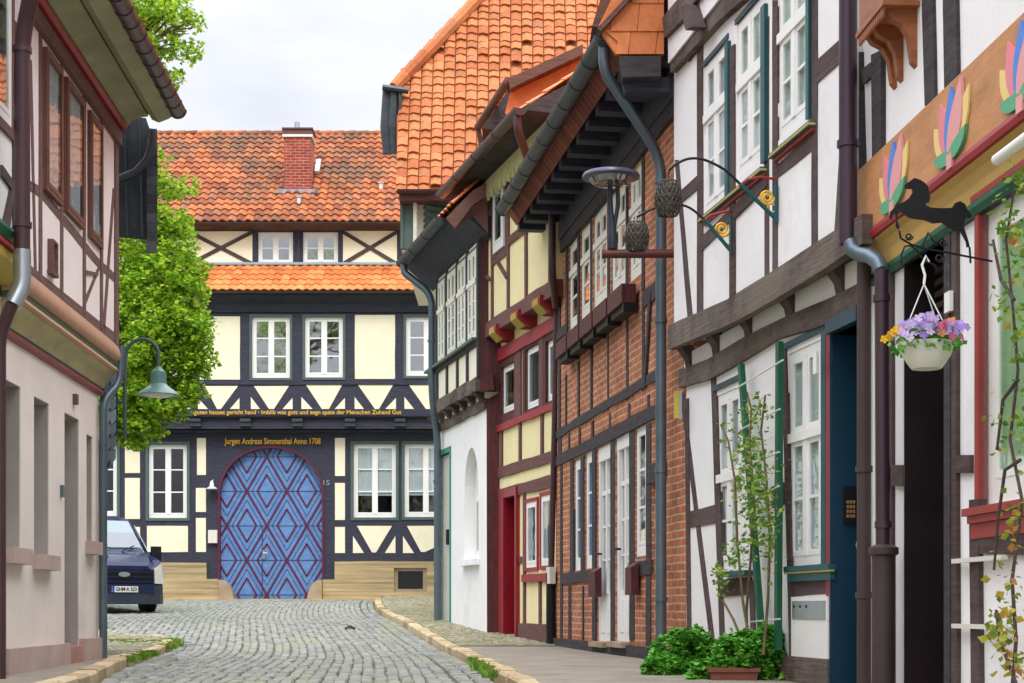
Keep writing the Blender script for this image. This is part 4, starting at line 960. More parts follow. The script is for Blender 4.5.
# doorway
mb=MB(); a,b=du0,du1; mb.box(a,b,.26,.32,-.3,dz); door=mb.build('door',BLUEP,h.root)
mb=MB(); 
for (c,d) in ((.2,.95),(1.05,1.9)): mb.box(a+.15,b-.15,.235,.262,c,d)
mb.build('door_panel',BLUEP,door)
mb=MB(); mb.box(a-.02,a+.0,-.02,.26,-.3,dz); mb.box(a,b+.06,-.06,.27,dz,dz+.10); mb.box(a+.0,a+.012,-.01,.26,-.3,dz); mb.build('door_frame',BLUEP,h.root)
mb=MB(); ka,kb=h.U(843),h.U(856); 
mb.box(a+.013,a+.045,.07,.17,h.P(845,522)[1],h.P(845,484)[1]); kp=mb.build('keypad',BLACK,h.root)
mb=MB(); 
for i in range(3):
    for j in range(4): mb.box(a+.045,a+.049,.080+i*.022,.096+i*.022,h.P(845,516)[1]+j*.032,h.P(845,516)[1]+j*.032+.022)
mb.build('key',mat('brass_keys',(.35,.2,.08),.4,.2,4),kp)
mb=MB(); c=Vector((du1+.10,-.03,h.P(863,545)[1])); mb.tube([c+Vector((-.03,.1,0)),c+Vector((-.03,0,0))],.012,8); mb.lathe(c+Vector((-.03,0,-.03)),[(0,0),(.025,.005),(.033,.03),(.025,.055),(0,.06)],12); mb.build('door_knob',ZINCL,door,smooth=True)
mb=MB(); z=h.P(850,415)[1]; mb.box(du1-.12,du1+.03,-.1,.2,z-.012,z+.012); 
# utility flap
u0,u1,z0,z1=h.rect(795,831.5,597,656); mb=MB(); mb.box(u0,u1,-.03,.01,z0,z1); fl=mb.build('white_wall_flap',WHITE,h.root)
mb=MB(); mb.box(u0+.04,u1-.03,-.037,-.03,z1-.16,z1-.03); mb.build('letter_slot_plate',ZINCL,fl)
mb=MB(); 
for k in range(3): mb.box(u0+.07+k*.13,u0+.10+k*.13,-.041,-.037,z1-.08,z1-.06)
mb.build('name_strip',T_DARK,fl)
# small sign on the door side
mb=MB(); z=h.P(826,364)[1]; u=h.U(826); mb.box(u-.03,u+.04,-.085,-.071,z-.07,z+.08); mb.build('number_plate',WHITE,h.root)
# corner downpipes
wq=WJ+.07; uq=h.U(848,wq)
pipe(h,[(uq,-wq,Z3+2.4),(uq,-wq,h.P(850,243,wq)[1])],.058,mat('dark_purple_pipe',(.040,.018,.035),.35,.2,2,.05,spec=.5),collars=[(uq,-wq,z) for z in (3.6,4.8)])
zj=h.P(850,243,wq)[1]
mb=MB(); q=h.U(862,.16); mb.tube([(h.U(x_,w_),-w_,h.P(x_,y_,w_)[1]) for x_,y_,w_ in ((851,243,wq),(853,250,wq),(860,254,.19),(870,256,.17),(878,262,.15),(881,270,.14))],.048,12); mb.build('pipe_elbow',ZINC,h.root,smooth=True)
pipe(h,[(h.U(864,.1),-.10,h.P(864,262,.1)[1]),(h.U(864,.1),-.10,.0)],.045,PGREY,collars=[(h.U(864,.1),-.1,.75),(h.U(864,.1),-.1,1.55)])
hip_roof(h,uL-.2,L+.2,Z3+2.6,WJ+.6,7,4.2)
h.holes=[]

# ================================================================ HOUSE 0: nearest house with the painted fascia
K0=House('shopfront_house','nearest right house with ochre fascia, carved flowers, red framed window and dark doorway',X1+.015,Y1,X1+.015+(.068*(Y1-3.2)),3.2)
h=K0; L=h.L
ww=h.rect(982.5,1080,207,500); wz1=h.P(982.5,212)[1]; wz0=h.P(982.5,508)[1]
window(h,0,0,0,0,0,inset=.03,rows=1,cols=1,fm=WHITE,gm=glass('green_tinted_glass',.20,(.7,.88,.7)),curtain=.99,rect=(h.U(983),h.U(983)+1.35,wz0,wz1),fr=.11)  # white curtain added to pale the window, standing in for a light interior
dd=h.rect(907,950,262,683); dz=h.P(907,264)[1]; h.holes.append((h.U(907),h.U(949),-.3,dz,.32,0))
zF0=h.P(863,236,.11)[1]; zF1=h.P(859,170,.11)[1]
h.wall('wall',W_PLAS,.0,L,-.6,zF0+.3,0,7,holes_for(h,0,-1,9))
h.wall('upper_wall',W_PLAS,-.02,L,zF0+.31,6.9,.06,7)
a,b=h.U(907),h.U(949)
mb=MB(); mb.box(a,b,.24,.32,-.3,dz-.45); d_=mb.build('door',mat('black_brown_door',(.016,.010,.012),.4,.3,3,.1),h.root)
mb=MB(); mb.box(a,b,.20,.23,dz-.45,dz); 
for k in range(6): mb.box(a,b,.16,.20,dz-.42+k*.07,dz-.385+k*.07)
mb.build('transom_louvre',PGREY,h.root)
mb=MB(); mb.box(a+.001,a+.02,-.02,.235,-.3,dz-.001); mb.build('door_lining',bpy.data.materials['black_brown_door'],h.root)
mb=MB(); mb.box(a-.02,a,-.01,.2,-.3,dz+.1); mb.box(b,b+.10,-.03,.2,-.3,dz+.1); mb.box(a,b,-.028,.2,dz,dz+.10); mb.build('door_frame',T_GRY,h.root)
TB('timber',T_BRN,[[(889,262),(895,258),(895.5,700),(890,700)],[(951,230),(960,226),(961,700),(952,700)],[(896,465),(906,465),(906,486),(896,486)],[(960,455),(974,455),(974,473),(960,473)],[(974,500),(983,499),(985,700),(976,700)],[(983,532),(1060,528),(1060,556),(985,554)]],0,.02,.005)
TB('timber',T_GRY,[[(855,60),(864,52),(867,170),(857,178)],[(876,55),(886,50),(886,150),(877,158)],[(924,-30),(935,-36),(938,98),(928,106)],[(946,-30),(959,-40),(961,76),(948,88)],[(864,70),(880,58),(880,72),(866,84)]],.06,.02,.005)
mb=MB(); e=.06; u0,u1=h.U(983),h.U(983)+1.35
mb.box(u0-e,u0,-.025,.03,wz0,wz1+e); mb.box(u1,u1+e,-.025,.03,wz0,wz1+e); mb.box(u0,u1,-.023,.03,wz1,wz1+e); mb.box(u0-e-.02,u1+e,-.04,.0,wz1+e,wz1+e+.05)
mb.build('red_window_frame',ORED,h.root)
mb=MB(); mb.box(u0-e-.06,u1+.1,-.075,0,wz0-.04,wz0); mb.box(u0-e-.03,u1+.1,-.055,0,wz0-.08,wz0-.042); mb.box(u0-e-.03,u1+.1,-.035,0,wz0-.16,wz0-.082); mb.build('red_window_sill',ORED,h.root)
# fascia
mb=MB(); h.extr(mb,h.U(859,.11),L,[(.08,zF0),(.11,zF0),(.11,zF1),(.07,zF1+.01),(.065,zF1-.02),(.08,zF1-.04)]); fa=mb.build('painted_fascia',OCHB,h.root)
uF=h.U(859,.11)
mb=MB(); h.extr(mb,uF-.01,L,[(.07,zF0-.07),(.12,zF0-.06),(.128,zF0-.03),(.12,zF0),(.07,zF0)]); mb.build('red_moulding',RED,h.root)
mb=MB(); h.extr(mb,uF,L,[(.0,zF0-.24),(.035,zF0-.24),(.045,zF0-.15),(.07,zF0-.095),(.10,zF0-.072),(.10,zF0-.04),(0,zF0-.04)]); mb.build('ochre_cove',mat('ochre_cove_paint',(.52,.33,.10),.6,.1,2,.2),h.root)
mb=MB(); h.extr(mb,uF,L,[(.0,zF0-.30),(.03,zF0-.30),(.055,zF0-.27),(.055,zF0-.242),(0,zF0-.242)]); mb.build('green_moulding',DGREEN,h.root)
mb=MB(); h.extr(mb,uF+.02,L,[(-.005,dz+.105),(.02,dz+.105),(.02,zF0-.302),(-.005,zF0-.302)]); mb.build('lintel_beam',T_DARK,h.root)
# carved flowers on the fascia
pal=[mat('petal_yellow',(.78,.58,.22),.5,.05,3,0),mat('petal_pink',(.72,.22,.26),.5,.05,3,0),mat('petal_mauve',(.42,.30,.50),.5,.05,3,0),mat('petal_blue',(.08,.22,.62),.5,.05,3,0),mat('petal_rose',(.70,.32,.32),.5,.05,3,0),mat('leaf_green',(.10,.36,.20),.5,.05,3,0)]
for cx0 in (893.5,951.5,1022,1100):
    uc=h.U(cx0,.12); fl=empty('carved_flower',(uc,-.112,zF0+.02)); fl.parent=h.root
    for (ang,ln,wd,mi) in ((0,.44,.030,3),(9,.45,.032,4),(-11,.40,.036,1),(18,.38,.036,0),(-24,.30,.040,0),(38,.17,.028,5),(-58,.14,.030,5)):
        A=math.radians(ang); mb=MB(); n=7; lp=[]
        for k in range(n+1):
            t=k/n; lp.append((t*ln, wd*1.45*math.sin(PI*min(1,(.08+.92*t)**.9))*.9+.006*(1-t)))
        out=[(r_,w_) for r_,w_ in lp]+[(r_,-w_) for r_,w_ in reversed(lp)]
        pz=[(r_*math.sin(A)+w_*math.cos(A), r_*math.cos(A)-w_*math.sin(A)) for r_,w_ in out]
        mb.solid([(x*2.3,.0,z*.88) for x,z in pz],[(x*2.3,-.010-.0015*(mi+1),z*.88) for x,z in pz]); mb.build('petal',pal[mi],fl)
    mb=MB(); mb.box(-.04,.04,-.024,0,-.05,.03); mb.build('stalk',pal[4],fl)
# carved wooden balcony box
ba=h.U(858,.27); bb=h.U(919,.06); zB0=h.P(884,0,.27)[1]; zB1=zB0+.30
mb=MB(); mb.box(ba,bb,-.26,-.07,zB0,zB1); bx=mb.build('flower_box_body',WBROWN,h.root)
mb=MB(); mb.box(ba-.02,bb+.03,-.28,-.06,zB0-.03,zB0-.001)
n=14
for k in range(n):
    u=ba+(bb-ba)*(k+.5)/n; wd=(bb-ba)/n/2
    h.prism(mb,[(u-wd,zB0-.031),(u+wd,zB0-.031),(u+wd*.5,zB0-.075),(u,zB0-.09),(u-wd*.5,zB0-.075)],.255,.27)
for u in (ba+.2,bb-.45,bb-.06):
    mb.solid([(u-.03,-.06,zB0-.03),(u-.03,-.25,zB0-.03),(u-.03,-.21,zB0-.09),(u-.03,-.15,zB0-.12),(u-.03,-.11,zB0-.19),(u-.03,-.09,zB0-.33),(u-.03,-.06,zB0-.36)][::-1],[(u+.03,-.06,zB0-.03),(u+.03,-.25,zB0-.03),(u+.03,-.21,zB0-.09),(u+.03,-.15,zB0-.12),(u+.03,-.11,zB0-.19),(u+.03,-.09,zB0-.33),(u+.03,-.06,zB0-.36)][::-1])
mb.build('scalloped_bracket',WBROWN,h.root)
lf=[h.world(random.uniform(ba,bb),random.uniform(.08,.25),zB1+random.uniform(0,.25)) for _ in range(500)]
bp=leaves('balcony_plant',lf,.05,LEAF_V); tag(bp,'leafy plant growing out of the wooden box above the ochre fascia','plant')
# strip lamp under the fascia
mb=MB(); q=h.U(1001,.2); z=h.P(1001,160,.2)[1]; mb.tube([(q,-.22,z),(q+.9,-.22,z+.0)],.028,10); mb.build('tube_lamp',WHITE,h.root,smooth=True)
# downpipe with wide foot, leans by the white strip
q=h.U(882,.14)
pipe(h,[(q,-.14,h.P(880,272,.14)[1]),(q,-.13,1.0),(q,-.13,.9)],.046,mat('aubergine_pipe',(.045,.020,.030),.35,.2,2,.05,spec=.5),collars=[(q,-.14,h.P(880,300,.14)[1]),(q,-.13,h.P(880,525,.14)[1])])
mb=MB(); z=h.P(880,548,.14)[1]; mb.tube([(q,-.13,-.1),(q,-.13,z-.05),(q,-.13,z-.04),(q,-.13,z),(q,-.13,z+.02)],[.072,.072,.09,.09,.05],14); mb.build('downpipe_foot',PGREY,h.root,smooth=True)
mb=MB()
for y in (561,626): z=h.P(957,y,.05)[1]; mb.box(h.U(953,.05),h.U(1003,.05),-.06,-.025,z-.012,z+.012)
mb.build('trellis_lath',PLAST,h.root)
mb=MB(); z=h.P(958,300)[1]; mb.box(h.U(953),h.U(958.5),-.05,-.028,z-.06,z+.05); mb.build('name_plate',WHITE,h.root)
hip_roof(h,-.1,L,6.9,.6,7,4)
h.holes=[]

# ================================================================ LEFT: pink house
def lw(x): s=108*(440-x)/373; return X_at(x,F/s),F/s
Xn,Yn=lw(1); Xf,Yf=lw(98.5)
h=House('pink_house','pale pink and brown timbered house above a beige rendered ground floor',Xn,Yn,Xf,Yf)
L=h.L; WJ=.17; t=lambda x,y,w=0:h.P(x,y,w)[1]
zA=t(50,366); zP=t(95,387)
zP=t(96,394)
nich=[]
for (a,b,yt,yb) in ((4.5,20.5,381,549),(34,49,398,556),(86.5,92.5,431,542)):
    nich.append((h.U(a),h.U(b),t(b,yb),t(b,yt+6),.30,0))
nich.append((h.U(64.5),h.U(79),t(66,662)-.0,t(66,413),.42,0))
h.holes+= [n for n in nich if n[0]>0.02]
UWn=[]
for (a,b,ytl,ybr) in ((42.5,59,46,209),(63.5,81,79,232.5),(87.3,99.5,110,249)):
    u0,u1=h.U(a,WJ),h.U(b,WJ); UWn.append((u0,u1))
zw1=t(87.3,110,WJ); zw0=t(81,230,WJ)
for (u0,u1) in UWn:
    w_=window(h,0,0,0,0,WJ,inset=-.04,rows=1,cols=1,fm=FRB,gm=GLASS,rect=(u0,u1,zw0,zw1),fr=.03,curtain=.97)
zS=t(117,340,WJ); zT=t(116,128,WJ)
uf=h.U(117.5,WJ); 
h.wall('wall',GREIGE,0,L,-.6,zP+.3,0,7,[n for n in holes_for(h,0,-1,9)])
h.wall('upper_wall',PINKW,0,uf,zS-.02,zT+.1,WJ,7,holes_for(h,WJ,0,14))
for n in nich[:3]:
    if n[0]<.02: continue
    mb=MB(); mb.box(n[0]+.001,n[0]+.008,.01,.26,n[2],n[3]); mb.box(n[1]-.008,n[1]-.001,.01,.26,n[2],n[3]); mb.box(n[0]+.009,n[1]-.009,.01,.26,n[3]-.008,n[3]-.001); mb.build('grey_reveal',REVEAL,h.root)
    mb=MB(); mb.box(n[0],n[1],.26,.3,n[2],n[3]); wn=mb.build('window',GWHITE,h.root)
    mb=MB(); mb.box(n[0]+.06,n[1]-.06,.25,.257,n[2]+.08,n[3]-.08); mb.build('pane',GLASSD,wn)
    mb=MB(); mb.box(n[0]-.05,n[1]+.06,-.09,.2,n[2]-.13,n[2]-.003); mb.build('stone_sill',PLINTH,wn)
n=nich[3]; mb=MB(); mb.box(n[1]-.008,n[1]-.001,.01,.36,n[2],n[3]); mb.box(n[0]+.009,n[1]-.009,.01,.36,n[3]-.008,n[3]-.001); mb.build('grey_reveal',REVEAL,h.root)
mb=MB(); mb.box(n[0],n[1],.36,.42,n[2],n[3]); mb.build('door',T_BROWN,h.root)
mb=MB(); mb.box(n[0]+.0,n[1]+.0,-.05,.40,-.3,n[2]+.14); mb.build('doorstep',mat('pink_step_stone',(.42,.22,.18),.9,.2,3,.4),h.root)
mb=MB(); zp=t(2,649); mb.box(0,n[0]-.001,-.06,.02,-.6,zp); mb.box(n[1]+.001,L+.01,-.06,.02,-.6,zp+.03); mb.build('plinth',PLINTH,h.root)
mb=MB(); mb.box(h.U(60),h.U(61.5),-.03,.0,t(60,497),t(60,485)); mb.build('bell_push',ZINC,h.root)
mb=MB(); u=h.U(73.5); mb.box(u-.04,u+.04,-.04,0,t(73,404),t(73,394)); mb.build('house_plaque',T_ROSE,h.root)
# jetty moulding
def mo(name,m,prof,u1=None): mb=MB(); h.extr(mb,0,uf if u1 is None else u1,prof); return mb.build(name,m,h.root,smooth=True)
mo('raspberry_moulding',PINKM,[(-.01,zP),(.025,zP),(.045,zP+.02),(.045,zP+.045),(.025,zP+.065),(-.01,zP+.065)],L+.04)
mo('dark_fillet',GREENM,[(-.01,zP+.066),(.012,zP+.066),(.03,zP+.085),(-.01,zP+.085)],L+.03)
zc0=zP+.086; zc1=t(117,369,.2); zc2=t(118,356,.28); 
mo('olive_cove',OLIVE,[(.0,zc0),(.03,zc0+.0),(.05,zc0+(zc1-zc0)*.3),(.085,zc0+(zc1-zc0)*.6),(.15,zc1-.02),(.15,zc1),(0,zc1)])
mo('orange_fillet',TERRA,[(.0,zc1+.001),(.16,zc1-.012),(.18,zc1+.005),(.17,zc1+.035),(0,zc1+.038)])
mo('green_fillet',GREENM,[(.0,zc1+.039),(.15,zc1+.039),(.165,zc1+.075),(0,zc1+.09)])
mo('terracotta_roll',TERRA,[(.0,zc1+.09),(.15,zc1+.09),(.19,zc1+.115),(.205,zc1+.16),(.195,zc1+.21),(.16,zS-.012),(.0,zS)])
TB('timber',T_ROSE,[
  [(26,178),(42,188),(99,259),(117,276),(117,285),(99,269),(42,199),(26,188)],[(26,262),(60,290),(100,322),(117,335),(117,345),(100,333),(60,300),(26,272)],
  [(38.5,30),(41.5,34),(41.5,282),(38.5,279)],[(60,60),(62.5,64),(62.5,298),(60,296)],[(82.5,92),(85,96),(85,315),(82.5,313)],[(99.8,118),(102,120),(102,330),(99.8,328)],[(114,130),(117.6,134),(117.6,346),(114,344)],
  [(84,270),(97,273),(97,276),(84,274)],[(84,300),(98,266),(100,268),(86,304)],[(29,60),(31.5,60),(36.5,280),(34,278)],[(102,330),(104.5,332),(114.5,190),(112.5,188)]],WJ,.003,.004)
mb=MB(); zt0=t(40,30,WJ); h.extr(mb,0,uf,[(WJ-.02,zw1+.07),(WJ+.05,zw1+.07),(WJ+.05,zw1+.20),(WJ-.02,zw1+.20)]); mb.build('head_beam',T_ROSE,h.root)
mb=MB(); h.extr(mb,0,uf+.02,[(WJ-.02,zw1+.24),(WJ+.07,zw1+.23),(WJ+.10,zw1+.26),(WJ+.09,zw1+.29),(WJ-.02,zw1+.30)]); mb.build('red_moulding',RED,h.root)
mb=MB(); u=h.U(50,WJ); z1=t(52,243,WJ); z0=t(52,274,WJ); 
for (a,b,c,d) in ((u-.09,u-.07,z0,z1),(u+.07,u+.09,z0,z1),(u-.07,u+.07,z1-.02,z1),(u-.11,u+.11,z0-.03,z0)): mb.box(a,b,-WJ-.05,-WJ,c,d)
mb.build('small_wooden_frame',T_ROSE,h.root)
# eaves
wg=.72; zg=t(173,124,wg); ug=h.U(175,wg)
zT2=zw1+.30
mo('olive_soffit',SOFF,[(WJ,zT2),(WJ+.10,zT2+.0),(WJ+.14,zT2+.05),(WJ+.22,zT2+.08),(WJ+.30,zT2+.09),(WJ+.30,zT2+.2),(WJ,zT2+.2)],uf+.06)
mo('soffit_groove',T_BRN,[(WJ+.29,zT2+.11),(WJ+.34,zT2+.11),(WJ+.34,zT2+.2),(WJ+.29,zT2+.2)],uf+.05)
mo('olive_eaves_board',SOFF,[(WJ+.33,zT2+.07),(WJ+.40,zT2+.04),(WJ+.50,zT2+.08),(WJ+.56,zT2+.12),(WJ+.56,zT2+.2),(WJ+.33,zT2+.2)],uf+.1)
gutter(h,0,uf+.06,WJ+.60,zT2+.16,.085,PBROWN,rings=.32)
hip_roof(h,-.1,uf+.15,zT2+.22,WJ+.55,7,3.4,m=TILE_R)
# downpipe across the corner
pp=Vector; q=h.U(21,.3); 
pipe(h,[(h.U(44,.5),-.62,zT2+.14),(h.U(38,.5),-.55,zT2-.02),(h.U(22,.30),-.30,t(22,35,.3)),(h.U(22,.30),-.30,t(22,252,.3))],.062,PBROWN,collars=[(h.U(22,.3),-.30,t(22,50,.3)),(h.U(22,.3),-.30,t(22,225,.3))])
pipe(h,[(h.U(22,.30),-.30,t(22,250,.3)),(h.U(22,.30),-.30,t(22,286,.3)),(h.U(15,.26),-.24,t(15,305,.26))],.068,ZINCL,name='pipe_joint')
pipe(h,[(h.U(15,.26),-.24,t(15,303,.26)),(h.U(-2,.12),-.13,t(2,338,.12)),(h.U(-2,.12),-.13,.0)],.05,PBROWN)
# far corner zinc downpipe
pc=L-.06
pipe(h,[(uf+.05,-.20,zS-.05),(uf+.03,-.18,zc1-.12),(pc,-.06,zP-.05),(pc,-.06,1.2),(pc,-.06,.05)],.040,ZINC,collars=[(pc,-.06,1.15),(pc,-.06,2.3)])
h.holes=[]
hp=h
# nearer neighbour, only a sliver of it in view
Xa=Xn+.0; ya=Yn-.03
h=House('white_neighbour_house','sliver of white timbered house with green, red and yellow moulding at far left',Xn-(-.0)+.25,6.0,Xn+.0,ya)
L=h.L; WJ=.12
h.wall('wall',GREIGE,0,L,-.9,t(5,300),0,6)
zj=h.P(8,262,WJ)[1]
wz=h.rect(-60,10.5,-60,135,WJ); window(h,0,0,0,0,WJ,inset=-.02,rows=1,cols=2,fm=WHITE,gm=GLASSB,surround=T_ROSE,sw=.08,rect=(h.U(9,WJ)-1.1,h.U(9,WJ),h.P(9,128,WJ)[1],h.P(9,128,WJ)[1]+1.6))
h.wall('upper_wall',W_PLAS,0,L,zj+.2,zj+3.6,WJ,6,holes_for(h,WJ,0,14))
TB('timber',T_BRN,[[(0,165),(17,190),(17,200),(0,176)],[(12,20),(16,26),(16,250),(12,246)],[(0,230),(6,236),(12,190),(9,188)]],WJ,.02,.004)
for nm,m,pr in (('green_moulding',DGREEN,[(WJ,zj+.2),(WJ+.10,zj+.2),(WJ+.13,zj+.15),(WJ+.10,zj+.09),(WJ,zj+.08)]),('red_moulding',RED,[(WJ-.1,zj+.079),(WJ+.10,zj+.079),(WJ+.11,zj+.04),(WJ-.1,zj+.03)]),('yellow_moulding',YEL,[(-.02,zj+.029),(WJ+.08,zj+.029),(WJ+.08,zj-.04),(WJ-.03,zj-.14),(-.02,zj-.15)])):
    mb=MB(); h.extr(mb,0,L-.05,pr); mb.build(nm,m,h.root,smooth=True)
hip_roof(h,0,L,zj+3.6,WJ+.5,6,3)
h.holes=[]
# slate clad house behind the pink one
def ploc(h,x,y,Y): return loc(h,at(x,y,Y))
h=House('slate_clad_house','blue-black slate clad house with overhanging upper storey squeezed behind the pink house',-5.2,17.35,-4.45,17.35)
def camprism(h,name,m,px,Y,th,taper=1):
    mb=MB(); a=[ploc(h,x,y,Y) for x,y in px]; b=[ploc(h,x,y,Y+th) for x,y in px]; mb.solid([tuple(p) for p in a],[tuple(p) for p in b]); return mb.build(name,m,h.root)
camprism(h,'upper_storey',SLATE,[(60,232),(147,240),(150,130),(146,118),(60,108)],17.5,1.6)
mb=MB()
for k in range(12):
    y0=128+k*9.4; a=[ploc(h,x,y,17.44) for x,y in ((147,y0),(157,y0+1),(157.6,y0+9.6),(150,y0+10.4),(146.6,y0+9.6))]
    mb.solid([tuple(p) for p in a],[tuple(p+Vector((-.12,.5,-.02))) for p in a],random.random())
mb.build('slate_edge',per_item('slate_pieces',[(0,(.03,.04,.05)),(1,(.08,.095,.11))],.4,None,.3),h.root)
mb=MB()
for k in range(6):
    x=64+k*15; a=ploc(h,x,112,17.46); mb.tube([tuple(a),tuple(ploc(h,x+3,236,17.46))],.012,6)
mb.build('slate_joint',ZINCD,h.root)
mb=MB(); mb.tube([ploc(h,x,y,17.3) for x,y in ((100,186),(122,178),(136,172),(147,160),(152,146),(153,132))],.045,12); mb.build('drain_elbow',ZINCD,h.root,smooth=True)
camprism(h,'lower_wall',SLATE,[(50,700),(97,700),(97,380),(60,100),(50,100)],17.6,1.5)
camprism(h,'slate_skirt',SLATE,[(100,340),(118,340),(117.5,430),(112,455),(105,480),(100,480)],17.55,.5)
mb=MB()
for k in range(7):
    for j in range(2):
        c=[ploc(h,x,y,17.5) for x,y in ((104+j*6,372+k*13),(110+j*6,370+k*13),(111+j*5,380+k*13),(107+j*5,385+k*13))]; mb.solid([tuple(p) for p in c],[tuple(p+Vector((0,-.03,-.02))) for p in c],random.random())
mb.build('slate_scale',per_item('pale_slate_pieces',[(0,(.10,.14,.16)),(1,(.25,.32,.36))],.35,None,.2),h.root)
mb=MB(); mb.tube([ploc(h,104.5,430,17.45),ploc(h,104.5,590,17.45),ploc(h,106,628,17.45)],.018,8); mb.build('cable_pipe',ZINC,h.root)
hip_roof(h,-3,.35,EZ+5.1-h.zb,.0,1.4,.5,m=SLATE)

# ================================================================ GROUND
def ground_sheet(name,m,xs,ys,dz,kind='structure'):
    mb=MB()
    for a,b in zip(xs,xs[1:]):
        for c,d in zip(ys,ys[1:]): mb.face([(a,c,G(c)+dz),(b,c,G(c)+dz),(b,d,G(d)+dz),(a,d,G(d)+dz)])
    return mb.build(name,m,None,kind=kind)
ys=sorted({p[0] for p in GP if p[0]<900}|set(range(-60,62,2))|{900})
ground_sheet('ground',EARTH,[-900,-60,-20,0,20,60,900],ys,-.16)
# kerb lines
RK=[(1.1,-4),(.75,2),(.45,6),(.2,9.5),(.05,12),(-.13,13.8),(-.40,17),(-.68,20),(-1.02,22.7),(-1.42,25.2),(-1.85,27.9),(-2.28,30.5),(-2.62,33),(-2.95,35.8),(-3.18,38.2),(-3.26,39.3),(-3.30,40.55)]
LK=[(-3.0,-4),(-3.05,4),(-3.12,8),(-3.26,12),(-3.50,14),(-3.78,15.8),(-4.08,18),(-4.40,20.6),(-4.66,22.6),(-4.82,23.4),(-5.05,23.9),(-5.4,24.1),(-6.4,24.3),(-9,24.5)]
def cr(P,n=8):
    out=[]
    P=[Vector(p) for p in P]; Q=[P[0]]+P+[P[-1]]
    for i in range(1,len(Q)-2):
        for k in range(n):
            t=k/n; a,b,c,d=Q[i-1],Q[i],Q[i+1],Q[i+2]
            out.append(.5*((2*b)+(c-a)*t+(2*a-5*b+4*c-d)*t*t+(3*b-a-3*c+d)*t**3))
    out.append(P[-1]); return out
RC,LC=cr(RK),cr(LK)
def at_y(C,y):
    for a,b in zip(C,C[1:]):
        if a.y<=y<=b.y: return a.x+(b.x-a.x)*(y-a.y)/max(1e-6,b.y-a.y)
    return C[-1].x if y>C[-1].y else C[0].x
LCy=[p for p in LC if p.y<=24.05]
def lx(y): return at_y(LC,y) if y<23.9 else -12
# pavements: raised sheets with faces down to the road
def pavement(name,m,C,xout,side,y1):
    mb=MB(); pts=[p for p in C if p.y<=y1]
    for a,b in zip(pts,pts[1:]):
        A=(a.x,a.y,G(a.y)); B=(b.x,b.y,G(b.y))
        mb.face([A,(xout,a.y,G(a.y)),(xout,b.y,G(b.y)),B])
    return mb.build(name,m,None,kind='structure')
def pav2(name,m,C,xout,ya,yb,off):
    mb=MB(); pts=[p for p in C if ya<=p.y<=yb]
    for a,b in zip(pts,pts[1:]):
        mb.face([(a.x+off,a.y,G(a.y)),(xout,a.y,G(a.y)),(xout,b.y,G(b.y)),(b.x+off,b.y,G(b.y))])
    return mb.build(name,m,None,kind='structure')
pav2('pavement_asphalt',ASPH,RC,7,-5,21.8,.13)
pav2('pavement_bed',JOINT,RC,7,21.0,41,.13)
pav2('left_pavement_asphalt',ASPH,LC,-9,-5,18.3,-.12)
mb=MB(); pts=[p for p in LC if p.y>=17.6]
base=Vector((-9,20)); 
for a,b in zip(pts,pts[1:]): mb.face([(a.x-.1,a.y,G(a.y)-.004),(b.x-.1,b.y,G(b.y)-.004),(-9,min(b.y,24.2),G(b.y)-.004),(-9,min(a.y,24.2),G(a.y)-.004)])
mb.build('left_pavement_bed',JOINT,None,kind='structure')
# kerb stones: each kerb is one row of separate worn stones
def kerb(name,C,side,wd,ya,yb):
    mb=MB(); acc=0; pts=[p for p in C if ya<=p.y<=yb]; i=0
    path=[pts[0]]; 
    seg=[]; cur=pts[0]; L_=0; tgt=random.uniform(.45,.85)
    run=[cur]
    for a,b in zip(pts,pts[1:]):
        d=(b-a).length; pos=0
        while L_+ (d-pos) >= tgt:
            pos+=tgt-L_; q=a.lerp(b,pos/d); run.append(q); seg.append((run[0],run[-1])); run=[q]; L_=0; tgt=random.uniform(.45,.85)
        L_+=d-pos
    for a,b in seg:
        t_=(b-a).normalized(); n_=Vector((-t_.y,t_.x))*side; a2=a+t_*.008; b2=b-t_*.008; o=random.uniform(-.008,.008); zt=random.uniform(.0,.018)
        w2=wd+random.uniform(-.015,.02); c=.02
        def V3(p,off,dz): q=p+n_*off; return (q.x,q.y,G(q.y)+dz)
        prof=[(o,-.2),(o,zt-c),(o+c,zt),(w2-.01,zt),(w2,zt-.01),(w2,-.2)]
        A=[V3(a2,w_,z_) for w_,z_ in prof]; B=[V3(b2,w_,z_) for w_,z_ in prof]; mb.solid(A,B,random.random())
    return mb.build(name,per_item(name+'_stone',[(0,(.34,.25,.14)),(.5,(.48,.37,.22)),(1,(.55,.45,.30))],.9,(2.2,.55,(.20,.18,.09),.7),.6,12),None,kind='structure')
kerb('right_kerb',RC,-1,.15,3,40.5); kerb('left_kerb',LC,1,.16,3,25)
